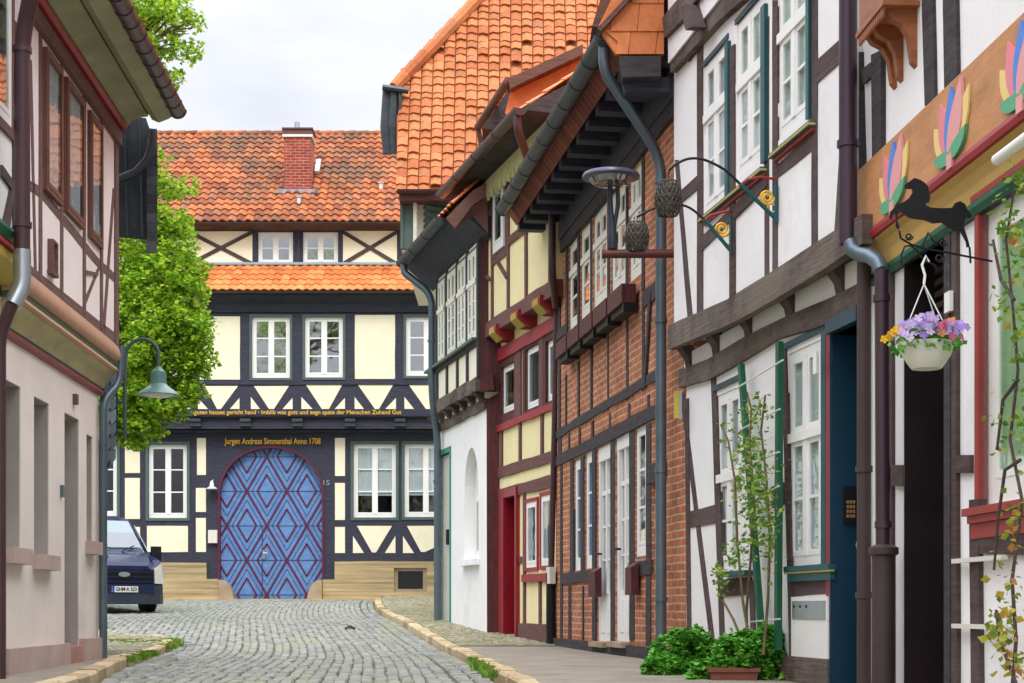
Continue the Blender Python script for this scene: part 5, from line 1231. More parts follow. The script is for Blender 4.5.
# cobbles, each a worn block of its own in one sheet
def stone(mb,c,a,b,ca,sa,h_,r,z0):
    pts=[]
    def T(x,y,z): X_=c[0]+x*ca-y*sa; Y_=c[1]+x*sa+y*ca; return (X_,Y_,G(Y_)+z0+z)
    j=lambda:random.uniform(-.006,.006)
    o=[(-a,-b),(a,-b),(a,b),(-a,b)]; o=[(x+j(),y+j()) for x,y in o]; tz=random.uniform(-.25,.3)*h_
    lo=[T(x,y,-.03) for x,y in o]; up=[T(x*.80,y*.72,h_+tz+random.uniform(-.003,.003)) for x,y in o]; md=[T(x*.97,y*.97,h_*.45) for x,y in o]
    mb.face(up,r)
    for k in range(4): mb.face([md[k],md[(k+1)%4],up[(k+1)%4],up[k]],r); mb.face([lo[k],lo[(k+1)%4],md[(k+1)%4],md[k]],r)
ZR=-.115
ground_sheet('road_bed',JOINT,[-20,-12,-6,0,2],[y for y in ys if -10<=y<=40]+[40.98],ZR-.004)
mb=MB(); y=10.3; rowi=0
while y<40.55:
    rh=random.uniform(.14,.20); x0=max(lx(y),-10.5)+.36; x1=at_y(RC,y)-.36
    if y>24.4: x0=-10.5
    nc=int((x1-x0)/.112)+1; x=x1-nc*.112; ci=0
    while x<x1-.01:
        ci+=1; wd=.112
        bow=.06*math.sin((x-x0)/max(1,(x1-x0))*PI)
        if x+wd<x1+.05: stone(mb,(x+wd/2+random.uniform(-.008,.008),y+rh/2+bow+(rh*.5 if ci%2 else 0)+.02*math.sin(x*.7),0),wd/2-.007+random.uniform(-.004,.003),rh/2-.011,1,0,.024,min(1,max(0,random.gauss(.5,.33))),ZR)
        x+=wd
    y+=rh; rowi+=1
for C,sg,ya,yb in ((RC,1,10.5,40.2),(LC,-1,10.5,24.5)):
    pts=[p for p in C if ya<=p.y<=yb]
    for rr in range(2):
        off=.10+rr*.15; L_=0
        for a,b in zip(pts,pts[1:]):
            d=(b-a); n_=Vector((-d.y,d.x)).normalized()*sg; ang=math.atan2(d.y,d.x); ll=d.length; k=max(1,round(ll/.22)); 
            for i in range(k):
                p=a.lerp(b,(i+.5)/k)+n_*off; stone(mb,(p.x,p.y,0),ll/k/2-.008,.065,math.cos(ang),math.sin(ang),.034,min(1,max(0,random.gauss(.5,.25))),ZR)
mb.build('road_cobbles',COBBLE,None,kind='structure')
mb=MB(); y=21.6
while y<40.8:
    x=at_y(RC,y)+.17; xe=-.18+.267*(24.6-y)+.08 if y<24.6 else (-.45 if y<25.5 else (X_at(432,28.6)+.1 if y>28.7 else -.45+( -1.39+.40)*(y-24.6)/4.2+.1))
    while x<xe+.05:
        s_=random.uniform(.07,.10); stone(mb,(x+s_/2,y+random.uniform(-.01,.01),0),s_/2-.005,.040,1,0,.018,random.random(),-.006); x+=s_
    y+=.092
y=18.2
while y<24.0:
    x1=at_y([p for p in LC if p.y<23.95],y)-.18; x=-6.6
    while x<x1:
        s_=random.uniform(.07,.10); stone(mb,(x+s_/2,y,0),s_/2-.005,.040,1,0,.018,random.random(),-.006); x+=s_
    y+=.092
mb.build('pavement_cobbles',COBBLG,None,kind='structure')
mb=MB(); mb.box(-11,-3.3,40.55,40.98,.2,G(40.8)-.07); mb.box(-3.3,1,40.75,40.9,.2,G(40.8)+.01); mb.build('house_kerb',KERB,None,kind='structure')
mb=MB(); mb.box(X_at(612,19.5),X_at(650,19.5),19.1,19.5,G(19.3)-.01,G(19.3)+.006); mb.build('cellar_grating',ZINCD,None); 
tag(bpy.data.objects['cellar_grating'],'flat dark metal grating let into the asphalt before the brick house doors','grating')
gz=G(24.7)-.08
mb=MB(); mb.tube([(X_at(345,27),27,G(27)-.09),(X_at(350,27),27.05,G(27)-.085),(X_at(355,27),27,G(27)-.09)],[.02,.06,.02],8); o=mb.build('pothole_patch',BLACK,None); tag(o,'small dark lump lying on the cobbles in mid street','debris')
# weeds
def tufts(name,label,spots,n=100,hh=.03,m=LEAF_V):
    mb=MB()
    for (x,y,r) in spots:
        for _ in range(n):
            a=random.uniform(0,2*PI); d=random.random()**.6*r; px_,py_=x+math.cos(a)*d,y+math.sin(a)*d; z=G(py_)+.0; H=hh*random.uniform(.4,1.1); w_=random.uniform(.006,.013); dx,dy=random.uniform(-.05,.05),random.uniform(-.04,.04)
            mb.face([(px_-w_,py_,z-.05),(px_+w_,py_,z-.05),(px_+w_*.7+dx*.6,py_+dy*.6,z+H*.6),(px_+dx,py_+dy,z+H)],random.random())
    o=mb.build(name,m,None); tag(o,label,'weeds',kind='stuff'); return o
tufts('grass_tuft','green grass and weeds sprouting on the small stones of the left pavement',[(-5.0+.12*k,22.4+random.uniform(-.4,.8),.14) for k in range(-5,3)]+[(-4.62,22.3,.2),(-4.5,21.6,.12),(-4.15,18.9,.10),(-4.1,18.4,.08),(-4.0,17.6,.08),(-3.92,16.9,.10)],110,.030)
tufts('kerb_weeds','weeds growing in the gap behind the right kerb',spots=[(-.28,14.9,.09),(-.22,14.3,.08),(-.33,15.6,.08),(-.38,16.4,.05),(-.18,13.6,.06)],n=45,hh=.035)

# ================================================================ TREE
tr=empty('maple_tree',(-6.9,27,G(27)-.1)); tag(tr,'tall bright green maple tree standing behind the pink house on the left','tree')
def tl(p): return Vector(p)-Vector((-6.9,27,G(27)-.1))
mb=MB(); base=Vector((0,0,-.2)); P=[Vector((0,0,-.2)),Vector((.05,0,1.5)),Vector((-.05,.1,3.2)),Vector((.1,0,5.2)),Vector((.1,.1,7.5)),Vector((.2,0,9.6))]
mb.tube([tuple(p) for p in P],[.24,.19,.17,.14,.10,.05],12)
limbs=[]
lobes=[((138,300),27,1.15,1.4,1.45,3000),((158,345),26.6,.80,1.0,.95,2400),((180,325),26.6,.5,.8,.45,700),((168,262),27,.75,.8,.42,900),((150,285),26.4,.7,.5,.5,900),((190,285),26.8,.40,.5,.30,350),((112,395),26.6,.55,.7,.75,1500),((135,425),26.6,.55,.7,.42,1100),((160,395),26.5,.62,.7,.45,1300),((186,392),26.6,.38,.5,.26,350),
       ((205,330),26.4,.24,.5,.30,200),((196,360),26.6,.35,.5,.30,380),((100,330),27.4,1.2,1.2,1.3,1800),((125,225),27.4,.7,1.0,.7,900),((140,190),27.2,.55,.7,.55,420),((170,185),27.2,.50,.5,.22,240),((160,222),27,.60,.6,.30,420),((178,232),27,.42,.5,.26,220),((150,160),27.2,.35,.4,.25,120),
       ((130,5),26.8,.95,1.1,.55,900),((168,14),26.6,.50,.7,.26,260),((182,48),26.6,.34,.5,.20,130),((168,78),26.6,.30,.5,.17,100),((148,50),26.6,.5,.6,.24,220),((192,20),26.6,.22,.5,.16,60),((120,-60),27.2,1.6,1.5,1.5,1800),((60,60),27.6,1.6,1.5,1.6,1500),((40,230),27.6,1.5,1.5,2.0,1800)]
pts=[]
for i,((x,y),Y,rx,ry,rz,n) in enumerate(lobes):
    c=at(x,y,Y); pts+=leafcloud(c,(rx,ry,rz),int(n*1.9),.3,i*3.1)
    cl=tl(c); zf=max(3.0,min(cl.z-.4,8.8)); st=Vector((.05,.0,zf)); mid=(st+cl)*.5+Vector((0,0,.15)); mb.tube([tuple(st),tuple(mid),tuple(cl)],[.045,.03,.012],7)
    for _ in range(5):
        e=cl+Vector((random.uniform(-rx,rx)*.8,random.uniform(-ry,ry)*.8,random.uniform(-rz,rz)*.8)); mb.tube([tuple(mid),tuple((mid+e)*.5+Vector((0,0,.1))),tuple(e)],[.025,.016,.006],5)
mb.build('trunk',wood('tree_bark',(.11,.085,.06),.9,.4),tr,smooth=True)
leaves('crown',[tl(p) for p in pts],.082,LEAF_T,tr,up=.5,asp=.42)

# ================================================================ STREET LAMP (green, swan neck)
lp=at(158,395,17.6); wx_=X_at(125,17.6)
o0=Vector((X_at(104,17.6),17.62,lp.z))
sl_=empty('bracket_street_lamp',(o0.x,17.6,lp.z)); tag(sl_,'green bell shaped street lamp on a swan neck in front of the tree','street lamp')
def q_(x,y,Y=17.6): v=at(x,y,Y); return tuple(v-Vector((o0.x,17.6,lp.z)))
mb=MB(); arc=[(125,440),(125,400),(125,372),(125.5,360)]+[(142.5-17*math.cos(a)*1.0+ (0),357-18*math.sin(a)) for a in [PI*k/10 for k in range(1,10)]]+[(158.5,360),(158.5,369)]
mb.tube([q_(*p) for p in arc],.020,10); mb.tube([q_(104,402),q_(125,402)],.016,8); mb.tube([q_(104,432),q_(125,432)],.016,8); mb.build('swan_neck',GREENP,sl_,smooth=True)
mb=MB(); c=Vector(q_(158.5,395)); mb.lathe(c,[(0,.30),(.035,.30),(.045,.27),(.075,.25),(.085,.19),(.080,.17),(.088,.15),(.085,.12),(.10,.10),(.13,.075),(.19,.035),(.225,.0),(.222,-.006),(.20,.0),(.0,.02)],24); mb.build('lamp_shade',mat('sea_green_lamp',(.10,.22,.19),.35,.08,3,0,spec=.5),sl_,smooth=True)
mb=MB(); mb.lathe(c,[(.0,-.03),(.10,-.022),(.15,-.004),(.16,.006),(0,.006)],20); mb.build('lamp_glass',mat('milky_glass',(.7,.7,.66),.2,.03,3,0),sl_,smooth=True)

# ================================================================ LAMP on steel arm, right
Yl=14.95; Lr=empty('arm_street_lamp',tuple(at(672,254,Yl))); tag(Lr,'disc topped street lamp standing on a red-brown steel arm by the brick house','street lamp')
O_=at(672,254,Yl); g_=lambda x,y,dy=0: tuple(at(x,y,Yl)-O_+Vector((0,dy,0)))
mb=MB(); mb.tube([g_(676,253.5),g_(603,254)],.040,12); mb.tube([g_(604,254),g_(602,254)],.043,12); mb.build('arm',RUST,Lr,smooth=True)
mb=MB(); mb.tube([g_(612.5,249),g_(612.5,236),g_(612.5,230),g_(611,215),g_(610,200),g_(610,186)],[.045,.045,.035,.026,.024,.024],12)
mb.tube([g_(613.5,232),g_(618,205),g_(617.5,186)],[.02,.02,.02],10); mb.tube([g_(628,232,.1),g_(628,186,.1)],.010,8); mb.build('post',mat('dark_blue_grey_metal',(.03,.035,.05),.4,.1,3,0,metal=.3),Lr,smooth=True)
cc=Vector(g_(611,180)); mb=MB(); mb.lathe(cc,[(0,.075),(.18,.072),(.25,.055),(.262,.035),(.262,.020),(.24,.012),(0,.012)],32); mb.build('lamp_disc',mat('violet_grey_metal',(.10,.10,.15),.35,.1,3,0,metal=.4),Lr,smooth=True)
mb=MB(); mb.lathe(cc,[(0,.010),(.20,.010),(.17,-.035),(.10,-.05),(0,-.05)],28); mb.build('lamp_lens',glass('lamp_lens',.3,(.8,.9,.85)),Lr,smooth=True)
mb=MB(); mb.tube([g_(611,179),g_(611,172)],.03,12); mb.build('lamp_core',mat('lamp_metal',(.3,.32,.32),.3,.1),Lr)

# ================================================================ wicker lanterns on wrought iron brackets
def lantern(px_,y0,y1,Y,lab):
    c=at(px_,(y0+y1)/2,Y); r=[]; H=(y1-y0)/F*Y; R_=(25.5/2)/F*12.0
    e=empty('woven_lantern',tuple(c)); tag(e,lab,'lantern','woven lanterns on iron brackets')
    # open lattice of twisted strands
    mb=MB(); n=16
    prof=lambda t: R_*(.55+.45*math.sin(PI*min(1,max(0,.12+.80*t)))**.8)
    for sgn in (1,-1):
        for k in range(n):
            p=[]
            for j in range(13):
                t=j/12; a=2*PI*k/n+sgn*t*1.6; rr=prof(t)+.003*math.sin(j*2+k); p.append((rr*math.cos(a),rr*math.sin(a),-H/2+H*t))
            mb.tube(p,.0055,4,cap=False)
    for t in (0,.25,.5,.75,1): mb.tube([(prof(t)*math.cos(a),prof(t)*math.sin(a),-H/2+H*t) for a in [2*PI*k/20 for k in range(21)]],.006,5)
    mb.build('woven_shell',mat('dark_wicker',(.055,.05,.045),.6,.5,20,.3,60),e)
    mb=MB(); mb.lathe((0,0,-H*.42),[(0,0),(R_*.6,0),(R_*.82,H*.4),(R_*.6,H*.8),(0,H*.8)],14); mb.build('inner_glass',mat('bronze_glass',(.16,.12,.05),.25,.6,60,.2,90,metal=.3),e,smooth=True)
    return c
YB1=h1.world(h1.U(776,.17),.17,0).y; YB2=h1.world(h1.U(731,.17),.17,0).y
c1=lantern(668,182,215,YB1,'higher of two dark woven lanterns, hanging before the grey downpipe'); c2=lantern(637,223,250,YB2,'lower of two dark woven lanterns, hanging just above the red-brown steel arm')
for (pts_,hook,Y,wall_,lab) in (([(741,185),(725,170),(705,160),(690,158.5),(678,163),(669,170)],(668,182),YB1,(776,219),'upper wrought iron bracket with gold scroll carrying the higher lantern'),([(705,220),(690,208),(675,204),(660,206),(646,212),(637,217)],(637,224),YB2,(731,251),'lower wrought iron bracket with gold scroll carrying the lower lantern')):
    O_=at(wall_[0],wall_[1],Y); k=lambda x,y: tuple(at(x,y,Y)-O_)
    e=empty('lantern_bracket',tuple(O_)); tag(e,lab,'bracket','iron brackets of the woven lanterns')
    mb=MB(); mb.tube([k(*wall_),k(*pts_[0])],.016,8); mb.tube([k(wall_[0],wall_[1]+3),k(wall_[0],wall_[1]-34)],.016,8); mb.build('strut',TEAL,e,smooth=True)
    mb=MB(); mb.tube([k(pts_[0][0]-2,pts_[0][1]+1),k(pts_[0][0]+6,pts_[0][1]-5),k(pts_[0][0]+18,pts_[0][1]-8),k(wall_[0],wall_[1]-40)],.010,8); mb.build('red_bar',RED,e,smooth=True)
    mb=MB(); P_=[at(x,y,Y)-O_ for x,y in pts_]; mb.tube([tuple(p) for p in cr([(p.x,p.z) for p in P_],4) and [(p.x,0,p.y) for p in cr([(q.x,q.z) for q in P_],4)]],.010,8); mb.tube([k(*pts_[-1]),k(*hook)],.004,6)
    mb.build('arm',BLACK,e,smooth=True)
    mb=MB(); cxp,cyp=wall_[0]-9,wall_[1]-22
    mb.tube([k(cxp+(8-6*j/22)*math.cos(j*.55),cyp+(8-6*j/22)*math.sin(j*.55)) for j in range(23)],.011,6); mb.tube([k(cxp+4+3.5*math.cos(j*.5),cyp+14-j*.5+2.5*math.sin(j*.5)) for j in range(15)],.007,6); mb.build('gold_scroll',GOLD,e,smooth=True)

# ================================================================ horse sign, bracket, hanging basket
Yh=8.45; O_=at(972,263,Yh); g_=lambda x,y,dy=0: tuple(at(x,y,Yh)-O_+Vector((0,dy,0)))
hs=empty('horse_sign',tuple(O_)); tag(hs,'black iron silhouette of a prancing horse above the hanging flower basket','sign')
C4=lambda L_,s=5.69,ox=880,oy=170:[(ox+x/s,oy+y/s) for x,y in L_]
body=C4([(140,85),(175,60),(195,45),(225,55),(250,70),(272,92),(278,125),(285,160),(278,185),(262,188),(258,200),(290,215),(360,218),(410,215),(425,190),(455,178),(485,195),(495,225),(520,255),(515,275),(490,270),(480,290),(478,330),(492,370),(503,405),(510,440),(492,440),(488,410),(470,375),(455,350),(420,345),(390,330),(350,300),(300,305),(250,285),(200,280),(160,270),(128,245),(112,238),(100,255),(96,285),(112,325),(105,340),(88,322),(92,290),(86,250),(70,258),(66,285),(50,265),(60,235),(80,215),(100,195),(140,180),(165,160),(185,125),(180,108),(150,108),(138,100)])
from mathutils.geometry import tessellate_polygon
def poly_solid(pts2,th):
    mb=MB(); A=[Vector(p) for p in pts2]; tri=tessellate_polygon([A]); off=Vector((0,th,0))
    for t_ in tri: mb.face([tuple(A[i]) for i in t_]); mb.face([tuple(A[i]+off) for i in reversed(t_)])
    n=len(A)
    for i in range(n): mb.face([tuple(A[i]),tuple(A[(i+1)%n]),tuple(A[(i+1)%n]+off),tuple(A[i]+off)])
    return mb
poly_solid([g_(x,y,-.004) for x,y in body],.008).build('horse',BLACK,hs)
mb=MB()
for ln in ([(120,390),(180,425),(260,448),(360,465),(510,495),(640,520)],[(110,345),(118,390)],[(118,540),(122,480),(140,435),(175,430),(205,455),(240,500)],[(235,440),(275,355),(300,400),(330,430)],[(260,520),(300,535),(330,570),(320,545),(290,530)],[(510,440),(515,530)]):
    pp_=C4(ln); mb.tube([g_(x,y) for x,y in pp_],.0055,6)
for (sx_,sy_,r_) in ((340,500,26),(360,415,22),(165,378,22)):
    mb.tube([g_(*C4([(sx_+(r_-j*.9)*math.cos(j*.5),sy_+(r_-j*.9)*math.sin(j*.5))])[0]) for j in range(18)],.005,6)
mb.build('scroll_bracket',BLACK,hs,smooth=True)
Bc=at(926.5,340,Yh); bk=empty('hanging_basket',tuple(Bc)); tag(bk,'white hanging basket full of purple, pink and yellow pansies in front of the dark doorway','flower basket')
b_=lambda x,y,dy=0: tuple(at(x,y,Yh)-Bc+Vector((0,dy,0)))
mb=MB(); R_=.142; zt_=b_(0,343)[2]; zb_=b_(0,369)[2]
mb.lathe((0,0,0),[(0,zb_),(.075,zb_),(.085,zb_+.012),(.118,zb_+.06),(R_-.004,zt_-.02),(R_,zt_-.02),(R_+.003,zt_),(R_-.006,zt_),(R_-.02,zt_-.03),(0,zt_-.03)],28); mb.build('pot',PLAST,bk,smooth=True)
mb=MB(); 
top_=Vector(b_(924,284)); 
for a in (PI,-.5,.6): mb.tube([(R_*.95*math.cos(a),R_*.95*math.sin(a),zt_),tuple(top_)],.0035,6)
mb.tube([tuple(top_),b_(925,275),b_(922,265),b_(926,256),b_(929,262)],.007,8); mb.build('hanger',WHITE,bk,smooth=True)
lv=[(random.gauss(0,.085),random.gauss(0,.085),zt_+random.uniform(-.06,.06)+.02) for _ in range(900)]; lv=[p for p in lv if p[0]**2+p[1]**2<.032]
leaves('foliage',lv,.030,LEAF_B,bk)
mb=MB()
for k in range(120):
    x=random.uniform(-.19,.17); y=random.uniform(-.16,.12); z=zt_+.03+.085*(1-(x/.2)**2)*random.uniform(.45,1.1); 
    if k<26: y=-.13-random.random()*.03; z=zt_+random.uniform(.0,.08)
    if x<-.165: r=random.uniform(.85,1)
    elif x>.03 and random.random()<.38: r=random.uniform(.70,.80)
    else: r=random.uniform(0,.62)
    nrm=Vector((random.gauss(0,.5),-1,random.gauss(.3,.4))).normalized(); a1=nrm.cross(Vector((0,0,1))).normalized(); a2=nrm.cross(a1)
    for j in range(5):
        a=2*PI*j/5+.3; d=a1*math.cos(a)+a2*math.sin(a); e2=a1*math.cos(a+1.3)+a2*math.sin(a+1.3); c=Vector((x,y,z)); s_=.021
        mb.face([tuple(c),tuple(c+d*s_*.8-e2*s_*.5+nrm*.004),tuple(c+d*s_*1.15+nrm*.002),tuple(c+d*s_*.8+e2*s_*.5+nrm*.004)],r)
mb.build('blossoms',PETAL,bk)

# ================================================================ yellow box on house corner
e=House.__new__(House)
p_=at(676,406,14.92); mb=MB(); mb.box(-.02,.02,-.07,.0,-.12,.13); o=mb.build('fuse_box',YELLP,None); o.location=p_; tag(o,'small yellow plastic box fixed at the corner between brick and white house','box')
mb=MB(); mb.box(.021,.045,-.07,.0,-.13,.12); mb.build('side_cover',ZINCL,o)

# ================================================================ climbing rose and bushes at the white house
h=h1
def wp(x,y,w=.25): u,z=h.P(x,y,w); return h.world(u,w,z)
rb=wp(752,655,.3); ro=empty('climbing_rose',tuple(rb)); tag(ro,'tall thin climbing rose tied to green stakes against the white plaster wall','climbing plant')
mb=MB(); stems=[[(748,660),(746,610),(751,560),(753,500),(750,450),(752,410),(747,392)],[(752,660),(742,600),(738,540),(735,480),(728,440),(720,425)],[(764,655),(768,600),(771,540),(766,480),(762,430),(766,395)],[(748,655),(733,620),(722,600),(723,580)]]
for s_ in stems: mb.tube([tuple(wp(x+random.uniform(-1,1),y,.18+random.uniform(-.03,.05))-rb) for x,y in s_],[.009*(1-.6*i/len(s_))+.003 for i in range(len(s_))],7)
mb.build('stem',wood('rose_stem',(.16,.11,.06),.8,.3),ro,smooth=True)
lf=[]
for (cx_,cy_,rx_,ry_,n) in ((755,410,14,20,110),(748,450,17,28,240),(752,490,22,30,330),(762,520,20,24,230),(735,555,14,18,70),(722,580,8,12,80),(718,572,6,7,60),(748,545,22,16,150),(770,545,8,40,90),(760,470,16,40,160),(728,430,8,20,45)):
    for _ in range(int(n*.75)): lf.append(wp(random.gauss(cx_,rx_*.5),random.gauss(cy_,ry_*.5),random.uniform(.05,.38))-rb)
leaves('foliage',lf,.045,LEAF_V,ro,asp=.35)
st=empty('plant_stakes',tuple(wp(778,640,.1))); tag(st,'two dark green wooden stakes with white ties behind the climbing rose','plant support')
q0=Vector(st.location)
for (x0,y0,x1,y1) in ((741,364,762,640),(779.5,342,778,650)):
    mb=MB(); a=wp(x0,y0,.09)-q0; b=wp(x1,y1,.09)-q0; d_=Vector((h.d.x,h.d.y,0))*.035; n_=Vector((h.n.x,h.n.y,0))*.02
    mb.solid([tuple(a-d_-n_),tuple(a+d_-n_),tuple(a+d_+n_),tuple(a-d_+n_)],[tuple(b-d_-n_),tuple(b+d_-n_),tuple(b+d_+n_),tuple(b-d_+n_)]); mb.build('stake',DGREEN,st)
for (x0,y0,x1,y1) in ((737,388,783,360),(740,430,780,409),(742,468,779,452),(744,505,779,486),(750,622,780,619)): mb=MB(); mb.tube([tuple(wp(x0,y0,.13)-q0),tuple(wp(x1,y1,.13)-q0)],.007,6); mb.build('white_tie',PLAST,st)
def bush(name,lab,lobs,n,Y):
    c0=at(lobs[0][0],lobs[0][1],Y); e=empty(name,(c0.x,Y,G(Y))); tag(e,lab,'bush'); pts=[]
    for i,(x,y,rx,rz) in enumerate(lobs):
        c=at(x,y,Y+random.uniform(-.1,.2)); k=Y/F; pts+=leafcloud(c,(rx*k,rx*k*.7,rz*k),int(n/len(lobs)),.5,i*2.2+Y)
    leaves('foliage',[p-Vector(e.location) for p in pts],.042,LEAF_B,e,up=1.2,asp=.6)
    mb=MB(); 
    for k in range(6): p=random.choice(pts)-Vector(e.location); mb.tube([(p.x*.3,p.y*.3,-.05),(p.x*.7,p.y*.7,p.z*.5),tuple(p)],[.010,.007,.003],5)
    mb.build('stem',T_BRN,e); return e
bush('round_bush','leafy green bush leftmost in front of the white house, beside the brick pier',[(682,655,32,28),(698,642,24,22),(662,670,20,18),(690,676,34,18),(690,640,14,14)],9500,13.2)
bush('bush_in_planter','leafy green bush growing out of a red-brown planter beneath the climbing rose',[(752,650,38,22),(735,645,22,18),(770,648,20,18),(777,668,26,24),(760,638,24,14),(752,660,30,18)],10000,12.4)
bush('low_bush','low light green plant spilling between the two larger bushes',[(705,676,22,18),(722,668,12,12),(698,686,24,14)],3600,12.3)
pl=at(729,690,12.35); mb=MB(); 
mb.solid([(-.12,-.1,-.14),(.16,-.1,-.14),(.16,.18,-.14),(-.12,.18,-.14)],[(-.15,-.13,.14),(.20,-.13,.14),(.20,.2,.14),(-.15,.2,.14)]); mb.box(-.165,.215,-.145,.215,.14,.17)
o=mb.build('planter',TERC,None); o.location=pl; tag(o,'red-brown square planter holding the bush under the climbing rose','planter')
# climber at the shop window
h=K0
rb=wp(1012,700,.25); vo=empty('climbing_shrub',tuple(rb)); tag(vo,'yellowish climbing rose with autumn tinged leaves before the red framed window','climbing plant')
mb=MB()
for s_ in ([(1010,720),(1016,640),(1012,580),(1022,500),(1010,440),(1018,370),(1012,300),(1006,240),(1014,190)],[(1022,700),(1000,640),(996,610)],[(1020,460),(1005,470),(998,520),(994,570)],[(1018,380),(1003,400),(997,450)],[(1014,300),(1001,280),(993,240)]):
    mb.tube([tuple(wp(x,y,.2)-rb) for x,y in s_],[.008*(1-.6*i/len(s_))+.002 for i in range(len(s_))],7)
mb.build('stem',T_BRN,vo,smooth=True)
lf=[];lf2=[]
for (cx_,cy_,rx_,ry_,n) in ((1018,180,10,16,55),(1005,225,12,30,90),(1016,260,10,40,60),(1002,300,10,18,35),(1019,330,8,40,70),(1000,420,9,40,30),(1020,420,8,50,70),(1016,520,9,30,60),(1008,610,13,50,90),(1000,630,14,24,60),(1015,660,12,20,60)):
    for _ in range(int(n*.7)): (lf if cy_<500 and random.random()<.8 else lf2).append(wp(random.gauss(cx_,rx_*.55),random.gauss(cy_,ry_*.5),random.uniform(.08,.32))-rb)
leaves('foliage',lf,.038,LEAF_V,vo,asp=.32); leaves('tinged_foliage',lf2,.042,LEAF_A,vo,asp=.5)

# ================================================================ VAN
Yv=33.3; th=math.radians(34); Ov=Vector((X_at(123,Yv),Yv,G(Yv)-.10))
van=empty('parked_van',tuple(Ov),th); tag(van,'dark blue van parked in the side lane, half hidden by the pink house','van')
PAINT=mat('dark_blue_car_paint',(.004,.013,.065),.22,.1,2,0,spec=.45); BP=mat('grey_blue_bumper',(.035,.045,.075),.5,.1,3,.05)
VG=glass('windscreen',.22,(.55,.75,.72))
def sec(y,hw_lo,hw_hi,z0,zs,z1): # cross-section points across, at depth y
    return [(-hw_lo,y,z0),(-hw_lo-.02,y,z0+.25),(-hw_lo,y,zs),(-hw_hi,y,z1-.07),(-hw_hi+.09,y,z1),(hw_hi-.09,y,z1),(hw_hi,y,z1-.07),(hw_lo,y,zs),(hw_lo+.02,y,z0+.25),(hw_lo,y,z0)]
mb=MB(); S=[sec(.02,.74,.60,.40,.92,.98),sec(.10,.86,.70,.34,1.0,1.06),sec(.45,.94,.80,.32,1.12,1.18),sec(.85,.96,.84,.30,1.22,1.30),sec(1.55,.97,.80,.30,1.35,1.98),sec(1.9,.97,.82,.30,1.38,2.06),sec(5.0,.97,.84,.30,1.38,2.06)]
for A,B in zip(S,S[1:]):
    for k in range(len(A)): mb.face([A[k],B[k],B[(k+1)%len(A)],A[(k+1)%len(A)]])
mb.face(S[0][::-1]); mb.face(S[-1]); mb.build('body',PAINT,van)
mb=MB(); a,b=S[3],S[4]
f=lambda P,Q,t:tuple(Vector(P).lerp(Vector(Q),t))
ws=[f(a[3],b[3],.03),f(a[6],b[6],.03),f(a[5],b[5],.93),f(a[4],b[4],.93)]; ws=[(x*.93,y-.03,z+.03) for x,y,z in ws]; 
mb.solid(ws,[(x,y+.02,z-.015) for x,y,z in ws]); mb.build('windscreen',VG,van)
for sg in (-1,1):
    mb=MB(); mb.solid([(sg*.985,1.1,1.30),(sg*.985,2.2,1.38),(sg*.86,2.2,1.92),(sg*.87,1.6,1.88)],[(sg*.96,1.1,1.30),(sg*.96,2.2,1.38),(sg*.84,2.2,1.92),(sg*.85,1.6,1.88)]); mb.build('side_window',VG,van)
mb=MB(); mb.box(-.62,.62,-.03,.06,.62,.90); gr=mb.build('grille',BLACK,van)
mb=MB(); 
for z in (.65,.75,.85): mb.box(-.60,.60,-.05,-.03,z-.014,z+.014)
mb.build('grille_bar',PAINT,gr)
mb=MB(); n=20
mb.solid([(.12*math.cos(2*PI*k/n),-.06,.80+.05*math.sin(2*PI*k/n)) for k in range(n)],[(.12*math.cos(2*PI*k/n),-.075,.80+.05*math.sin(2*PI*k/n)) for k in range(n)]); mb.build('oval_badge',ZINCL,van)
mb=MB(); prof=[(-.94,.22),(-.80,.02),(-.45,-.09),(.45,-.09),(.80,.02),(.94,.22)]
for (z0,z1,o) in ((.20,.42,-.01),(.42,.58,.01)):
    mb.solid([(x,y+o,z0) for x,y in prof]+[(.94,.5,z0),(-.94,.5,z0)],[(x,y+o,z1) for x,y in prof]+[(.94,.5,z1),(-.94,.5,z1)])
mb.build('bumper',BP,van)
mb=MB(); mb.box(-.62,.62,-.105,-.02,.42,.60); mb.build('lower_panel',PAINT,van)
mb=MB(); mb.box(-.27,.27,-.125,-.108,.44,.56); pt=mb.build('number_plate',WHITE,van)
mb=MB(); mb.box(-.27,-.225,-.128,-.125,.44,.56); mb.build('blue_band',mat('eu_blue',(.01,.06,.5),.4,.0,3,0),pt)
text(pt,'GHM·A 223',(.02,-.127,.50),.1,.44,BLACK,height=.075,name='characters')
for sg in (-1,1):
    mb=MB(); mb.solid([(sg*.66,-.05,.62),(sg*.90,.07,.62),(sg*.93,.20,1.00),(sg*.84,.06,1.02),(sg*.66,-.02,.92)],[(sg*.66,.1,.62),(sg*.88,.3,.60),(sg*.90,.5,1.0),(sg*.80,.3,1.0),(sg*.66,.2,.90)]); mb.build('headlight',mat('headlight_glass',(.62,.62,.55),.12,.1,6,0,spec=.9),van)
    mb=MB(); mb.box(sg*1.02,sg*1.22,1.0,1.10,1.12,1.42); mb.box(sg*.94,sg*1.04,1.05,1.1,1.2,1.26); mb.build('mirror',BLACK,van)
    for yy in (.85,4.1):
        mb=MB(); mb.tube([(sg*.74,yy,.33),(sg*.76,yy,.33),(sg*.94,yy,.33),(sg*.96,yy,.33)],[.28,.33,.33,.30],20); w_=mb.build('wheel',BLACK,van,smooth=True)
        mb=MB(); mb.tube([(sg*.95,yy,.33),(sg*.97,yy,.33)],[.19,.16],16); mb.build('rim',ZINC,w_)
mb=MB(); 
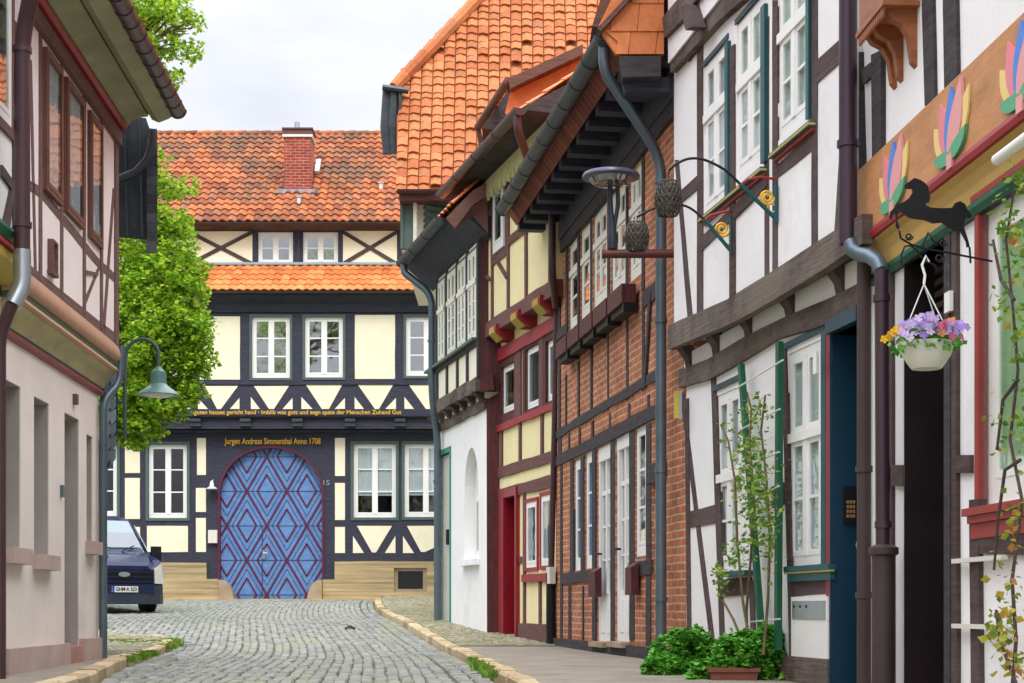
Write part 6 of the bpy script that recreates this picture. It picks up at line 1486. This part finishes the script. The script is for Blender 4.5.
for x in (-.3,.28): mb.tube([(x,.80,1.30),(x+.3,.90,1.42)],.012,6); mb.tube([(x-.25,.82,1.345),(x+.35,.85,1.37)],.012,6)
mb.build('wiper',BLACK,van)

# ================================================================ SKY, SUN, CAMERA
w=bpy.data.worlds.new('World'); sc.world=w; w.use_nodes=True; nt=w.node_tree; bg=nt.nodes['Background']
sky=nt.nodes.new('ShaderNodeTexSky'); sky.sky_type='NISHITA'; sky.sun_disc=False
SUN_EL,SUN_AZ=math.radians(52),math.radians(176)   # compass style angle measured from +Y towards +X
sky.sun_elevation=SUN_EL; sky.sun_rotation=SUN_AZ
tc=nt.nodes.new('ShaderNodeTexCoord'); mp=nt.nodes.new('ShaderNodeMapping'); mp.inputs['Scale'].default_value=(1,1,2.6); nt.links.new(tc.outputs['Generated'],mp.inputs[0])
nz=nt.nodes.new('ShaderNodeTexNoise'); nz.inputs['Scale'].default_value=2.6; nz.inputs['Detail'].default_value=7; nz.inputs['Roughness'].default_value=.55; nt.links.new(mp.outputs[0],nz.inputs['Vector'])
cl=ramp(nt,nz.outputs['Fac'],[(.36,(4.2,4.3,4.75)),(.50,(5.2,5.25,5.5)),(.62,(6.0,6.0,6.1))])
sp=nt.nodes.new('ShaderNodeSeparateXYZ'); nt.links.new(tc.outputs['Generated'],sp.inputs[0])
gr=ramp(nt,sp.outputs[2],[(.0,(1,1,1)),(.33,(1.05,1.05,1.05)),(.7,(4.3,4.3,4.3))])
cl2=mixc(nt,1.0,cl,gr,'MULTIPLY')
mx=mixc(nt,.88,sky.outputs[0],cl2); nt.links.new(mx,bg.inputs['Color']); bg.inputs['Strength'].default_value=.12
sun=bpy.data.lights.new('sun','SUN'); sun.energy=1.0; sun.angle=math.radians(14); sun.color=(1,.96,.90)
so=bpy.data.objects.new('sun',sun); COL.objects.link(so)
d=Vector((math.sin(SUN_AZ)*math.cos(SUN_EL),math.cos(SUN_AZ)*math.cos(SUN_EL),math.sin(SUN_EL))); so.rotation_euler=(-d).to_track_quat('-Z','Y').to_euler()
cam=bpy.data.cameras.new('camera'); co=bpy.data.objects.new('camera',cam); COL.objects.link(co); sc.camera=co
co.location=(0,0,EZ); co.rotation_euler=(PI/2,0,0); cam.sensor_width=36; cam.lens=36*F/1024; cam.shift_y=(HY-341.5)/1024; cam.clip_end=3000
vs=sc.view_settings; vs.view_transform='Standard'; vs.look='None'; vs.exposure=0.62; vs.gamma=1
